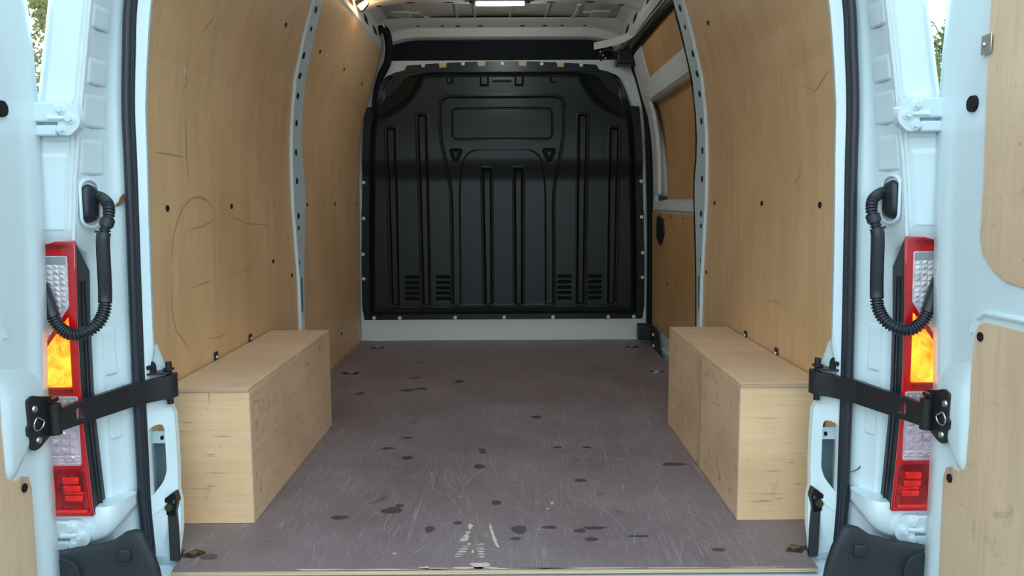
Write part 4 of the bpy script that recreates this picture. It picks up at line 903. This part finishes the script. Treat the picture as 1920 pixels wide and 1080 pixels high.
MB().prism(roundpoly([(-.688, 1.775), (-.640, 1.806), (-.632, 1.792), (-.666, 1.754)], .007), lambda a, b: (a, 3.926, b), lambda a, b: (a, 3.936, b)).build('lamp_lens', 'warm', cl, bevel=.003)
for nm, loc, e, col in (('led_glow', (0, 3.97, 1.77), 2.6, (.9, 1, 1)), ('courtesy_glow', (-.65, 3.90, 1.765), .3, (1, .62, .3))):
    L = bpy.data.lights.new(nm, 'POINT'); L.energy = e; L.color = col; L.shadow_soft_size = .04
    lo = bpy.data.objects.new(nm, L); C.objects.link(lo); lo.parent = ll if 'led' in nm else cl; lo.location = Vector(loc)-WLOC[lo.parent.name]

# dead leaves caught in the door frame --------------------------------------------------------------
def dead_leaf(pts, wd, label):
    P = smoothpath(pts, 5); rows = []
    for i, p in enumerate(P):
        f = i/(len(P)-1); w_ = wd*math.sin(math.pi*min(1, f*1.1+.02))**.8*(1+.25*math.sin(9*f)); rows.append([tuple(p+Vector((a*w_, -abs(a)*w_*.7, .3*a*w_))) for a in (-1, -.5, 0, .5, 1)])
    MB().grid(rows).build('dead_leaf', 'leaf_dry', solid=.0008, label=label, cat='leaf')
ol = Vector((.004, -.004, 0))
dead_leaf([pil(-1, .832, 2.62)+ol, pil(-1, .838, 2.45)+ol, pil(-1, .850, 2.30)+ol, pil(-1, .862, 2.27)+ol], .008, 'curled brown dead leaf beside the left conduit, against the rubber seal')
ol = Vector((-.003, -.004, 0))
dead_leaf([pil(1, .200, 2.15)+ol, pil(1, .205, 2.5)+ol, pil(1, .214, 2.9)+ol, pil(1, .222, 3.05)+ol], .004, 'thin rust-brown dead leaf on the right pillar above the bumper')

# trees beyond the van --------------------------------------------------------------------------------
def tree(name, x, y, h, cr, nleaf, m_, label, ls=.05, bare=False, z0=-.56, seed=1, zlow=None, gap=.0):
    rng = np.random.default_rng(seed); t = thing(name, label, 'tree', (x, y, z0), group='trees beyond the van')
    tr = MB(); tr.tube([(x, y, z0), (x+.05, y, z0+h*.35), (x-.04, y+.05, z0+h*.7), (x, y, z0+h*.97)], [.16, .12, .07, .015], 10)
    tips = []
    for k in range(34 if bare else 16):
        zb = z0+h*rng.uniform(.15, .9); a = rng.uniform(0, 6.28); L = cr*rng.uniform(.6, 1.1)*(1-(zb-z0)/h*.4)
        p = [Vector((x, y, zb))]
        for q in range(4):
            p.append(p[-1]+Vector((math.cos(a)*L/4, math.sin(a)*L/4, L*rng.uniform(.02, .28)))); a += rng.uniform(-.35, .35)
        tr.tube(p, [.035, .026, .018, .012, .004], 6); tips += p[1:]
        if bare:
            for q in (1, 2, 3):
                b = a+rng.uniform(-1.2, 1.2); pp = [p[q], p[q]+Vector((math.cos(b), math.sin(b), .6))*L*.2, p[q]+Vector((math.cos(b+.3), math.sin(b+.3), .8))*L*.38]; tr.tube(pp, [.014, .009, .003], 5)
    tr.build('trunk', 'bark', t)
    # clumped crown
    ncl = 90 if not bare else 20
    cl_ = []
    for k in range(ncl):
        u = rng.normal(size=3); u /= np.linalg.norm(u); rr = rng.uniform(.35, 1)**.5
        zc3 = (zlow if zlow is not None else z0+h*.15); hz_ = (z0+h-zc3)/2
        cl_.append((x+u[0]*cr*rr, y+u[1]*cr*rr, zc3+hz_+u[2]*hz_*rr, rng.uniform(.18, .42)*cr*.55))
    cl_ = np.array(cl_); pick = rng.integers(0, ncl, nleaf); off = rng.normal(size=(nleaf, 3))*.5
    c = cl_[pick, :3]+off*cl_[pick, 3:4]
    a = rng.normal(size=(nleaf, 3)); a /= np.linalg.norm(a, axis=1)[:, None]; b = rng.normal(size=(nleaf, 3)); b -= a*(a*b).sum(1)[:, None]; b /= np.linalg.norm(b, axis=1)[:, None]
    sz = ls*rng.uniform(.6, 1.3, (nleaf, 1)); V = np.stack([c-a*sz, c+b*sz*.5, c+a*sz, c-b*sz*.5], 1).reshape(-1, 3)
    me = bpy.data.meshes.new('foliage'); o_ = np.array((x, y, z0)); n4 = nleaf*4
    me.vertices.add(n4); me.vertices.foreach_set('co', (V-o_).ravel()); me.loops.add(n4); me.loops.foreach_set('vertex_index', np.arange(n4, dtype=np.int32))
    me.polygons.add(nleaf); me.polygons.foreach_set('loop_start', np.arange(0, n4, 4, dtype=np.int32)); me.update(calc_edges=True)
    me.materials.append(M[m_]); o = bpy.data.objects.new('foliage', me); C.objects.link(o); o.parent = t; o['kind'] = 'stuff'
tree('autumn_tree', -8.1, 12.0, 7.5, 2.1, 24000, 'leaf_autumn', 'green and yellow leafy tree in the gap beside the left door', .05, seed=3, zlow=.2)
tree('autumn_tree', -10.6, 17.0, 8.5, 2.2, 12000, 'leaf_autumn', 'leafy autumn tree farther back on the left, hidden mostly by the door', .08, seed=5, zlow=.2)
tree('evergreen_tree', 8.5, 14.0, 4.6, 1.6, 26000, 'leaf_green', 'dark green bushy tree in the gap beside the right door', .05, seed=7, zlow=.4)
tree('yellow_shrub', 5.4, 10.2, 2.95, .7, 3000, 'leaf_yellow', 'yellow leaved shrub low in the gap beside the right door', .07, seed=9, zlow=.8)
tree('bare_tree', 11.4, 19.5, 10.5, 3.0, 900, 'leaf_autumn', 'nearly bare branching tree against the sky on the right', .06, True, seed=11)
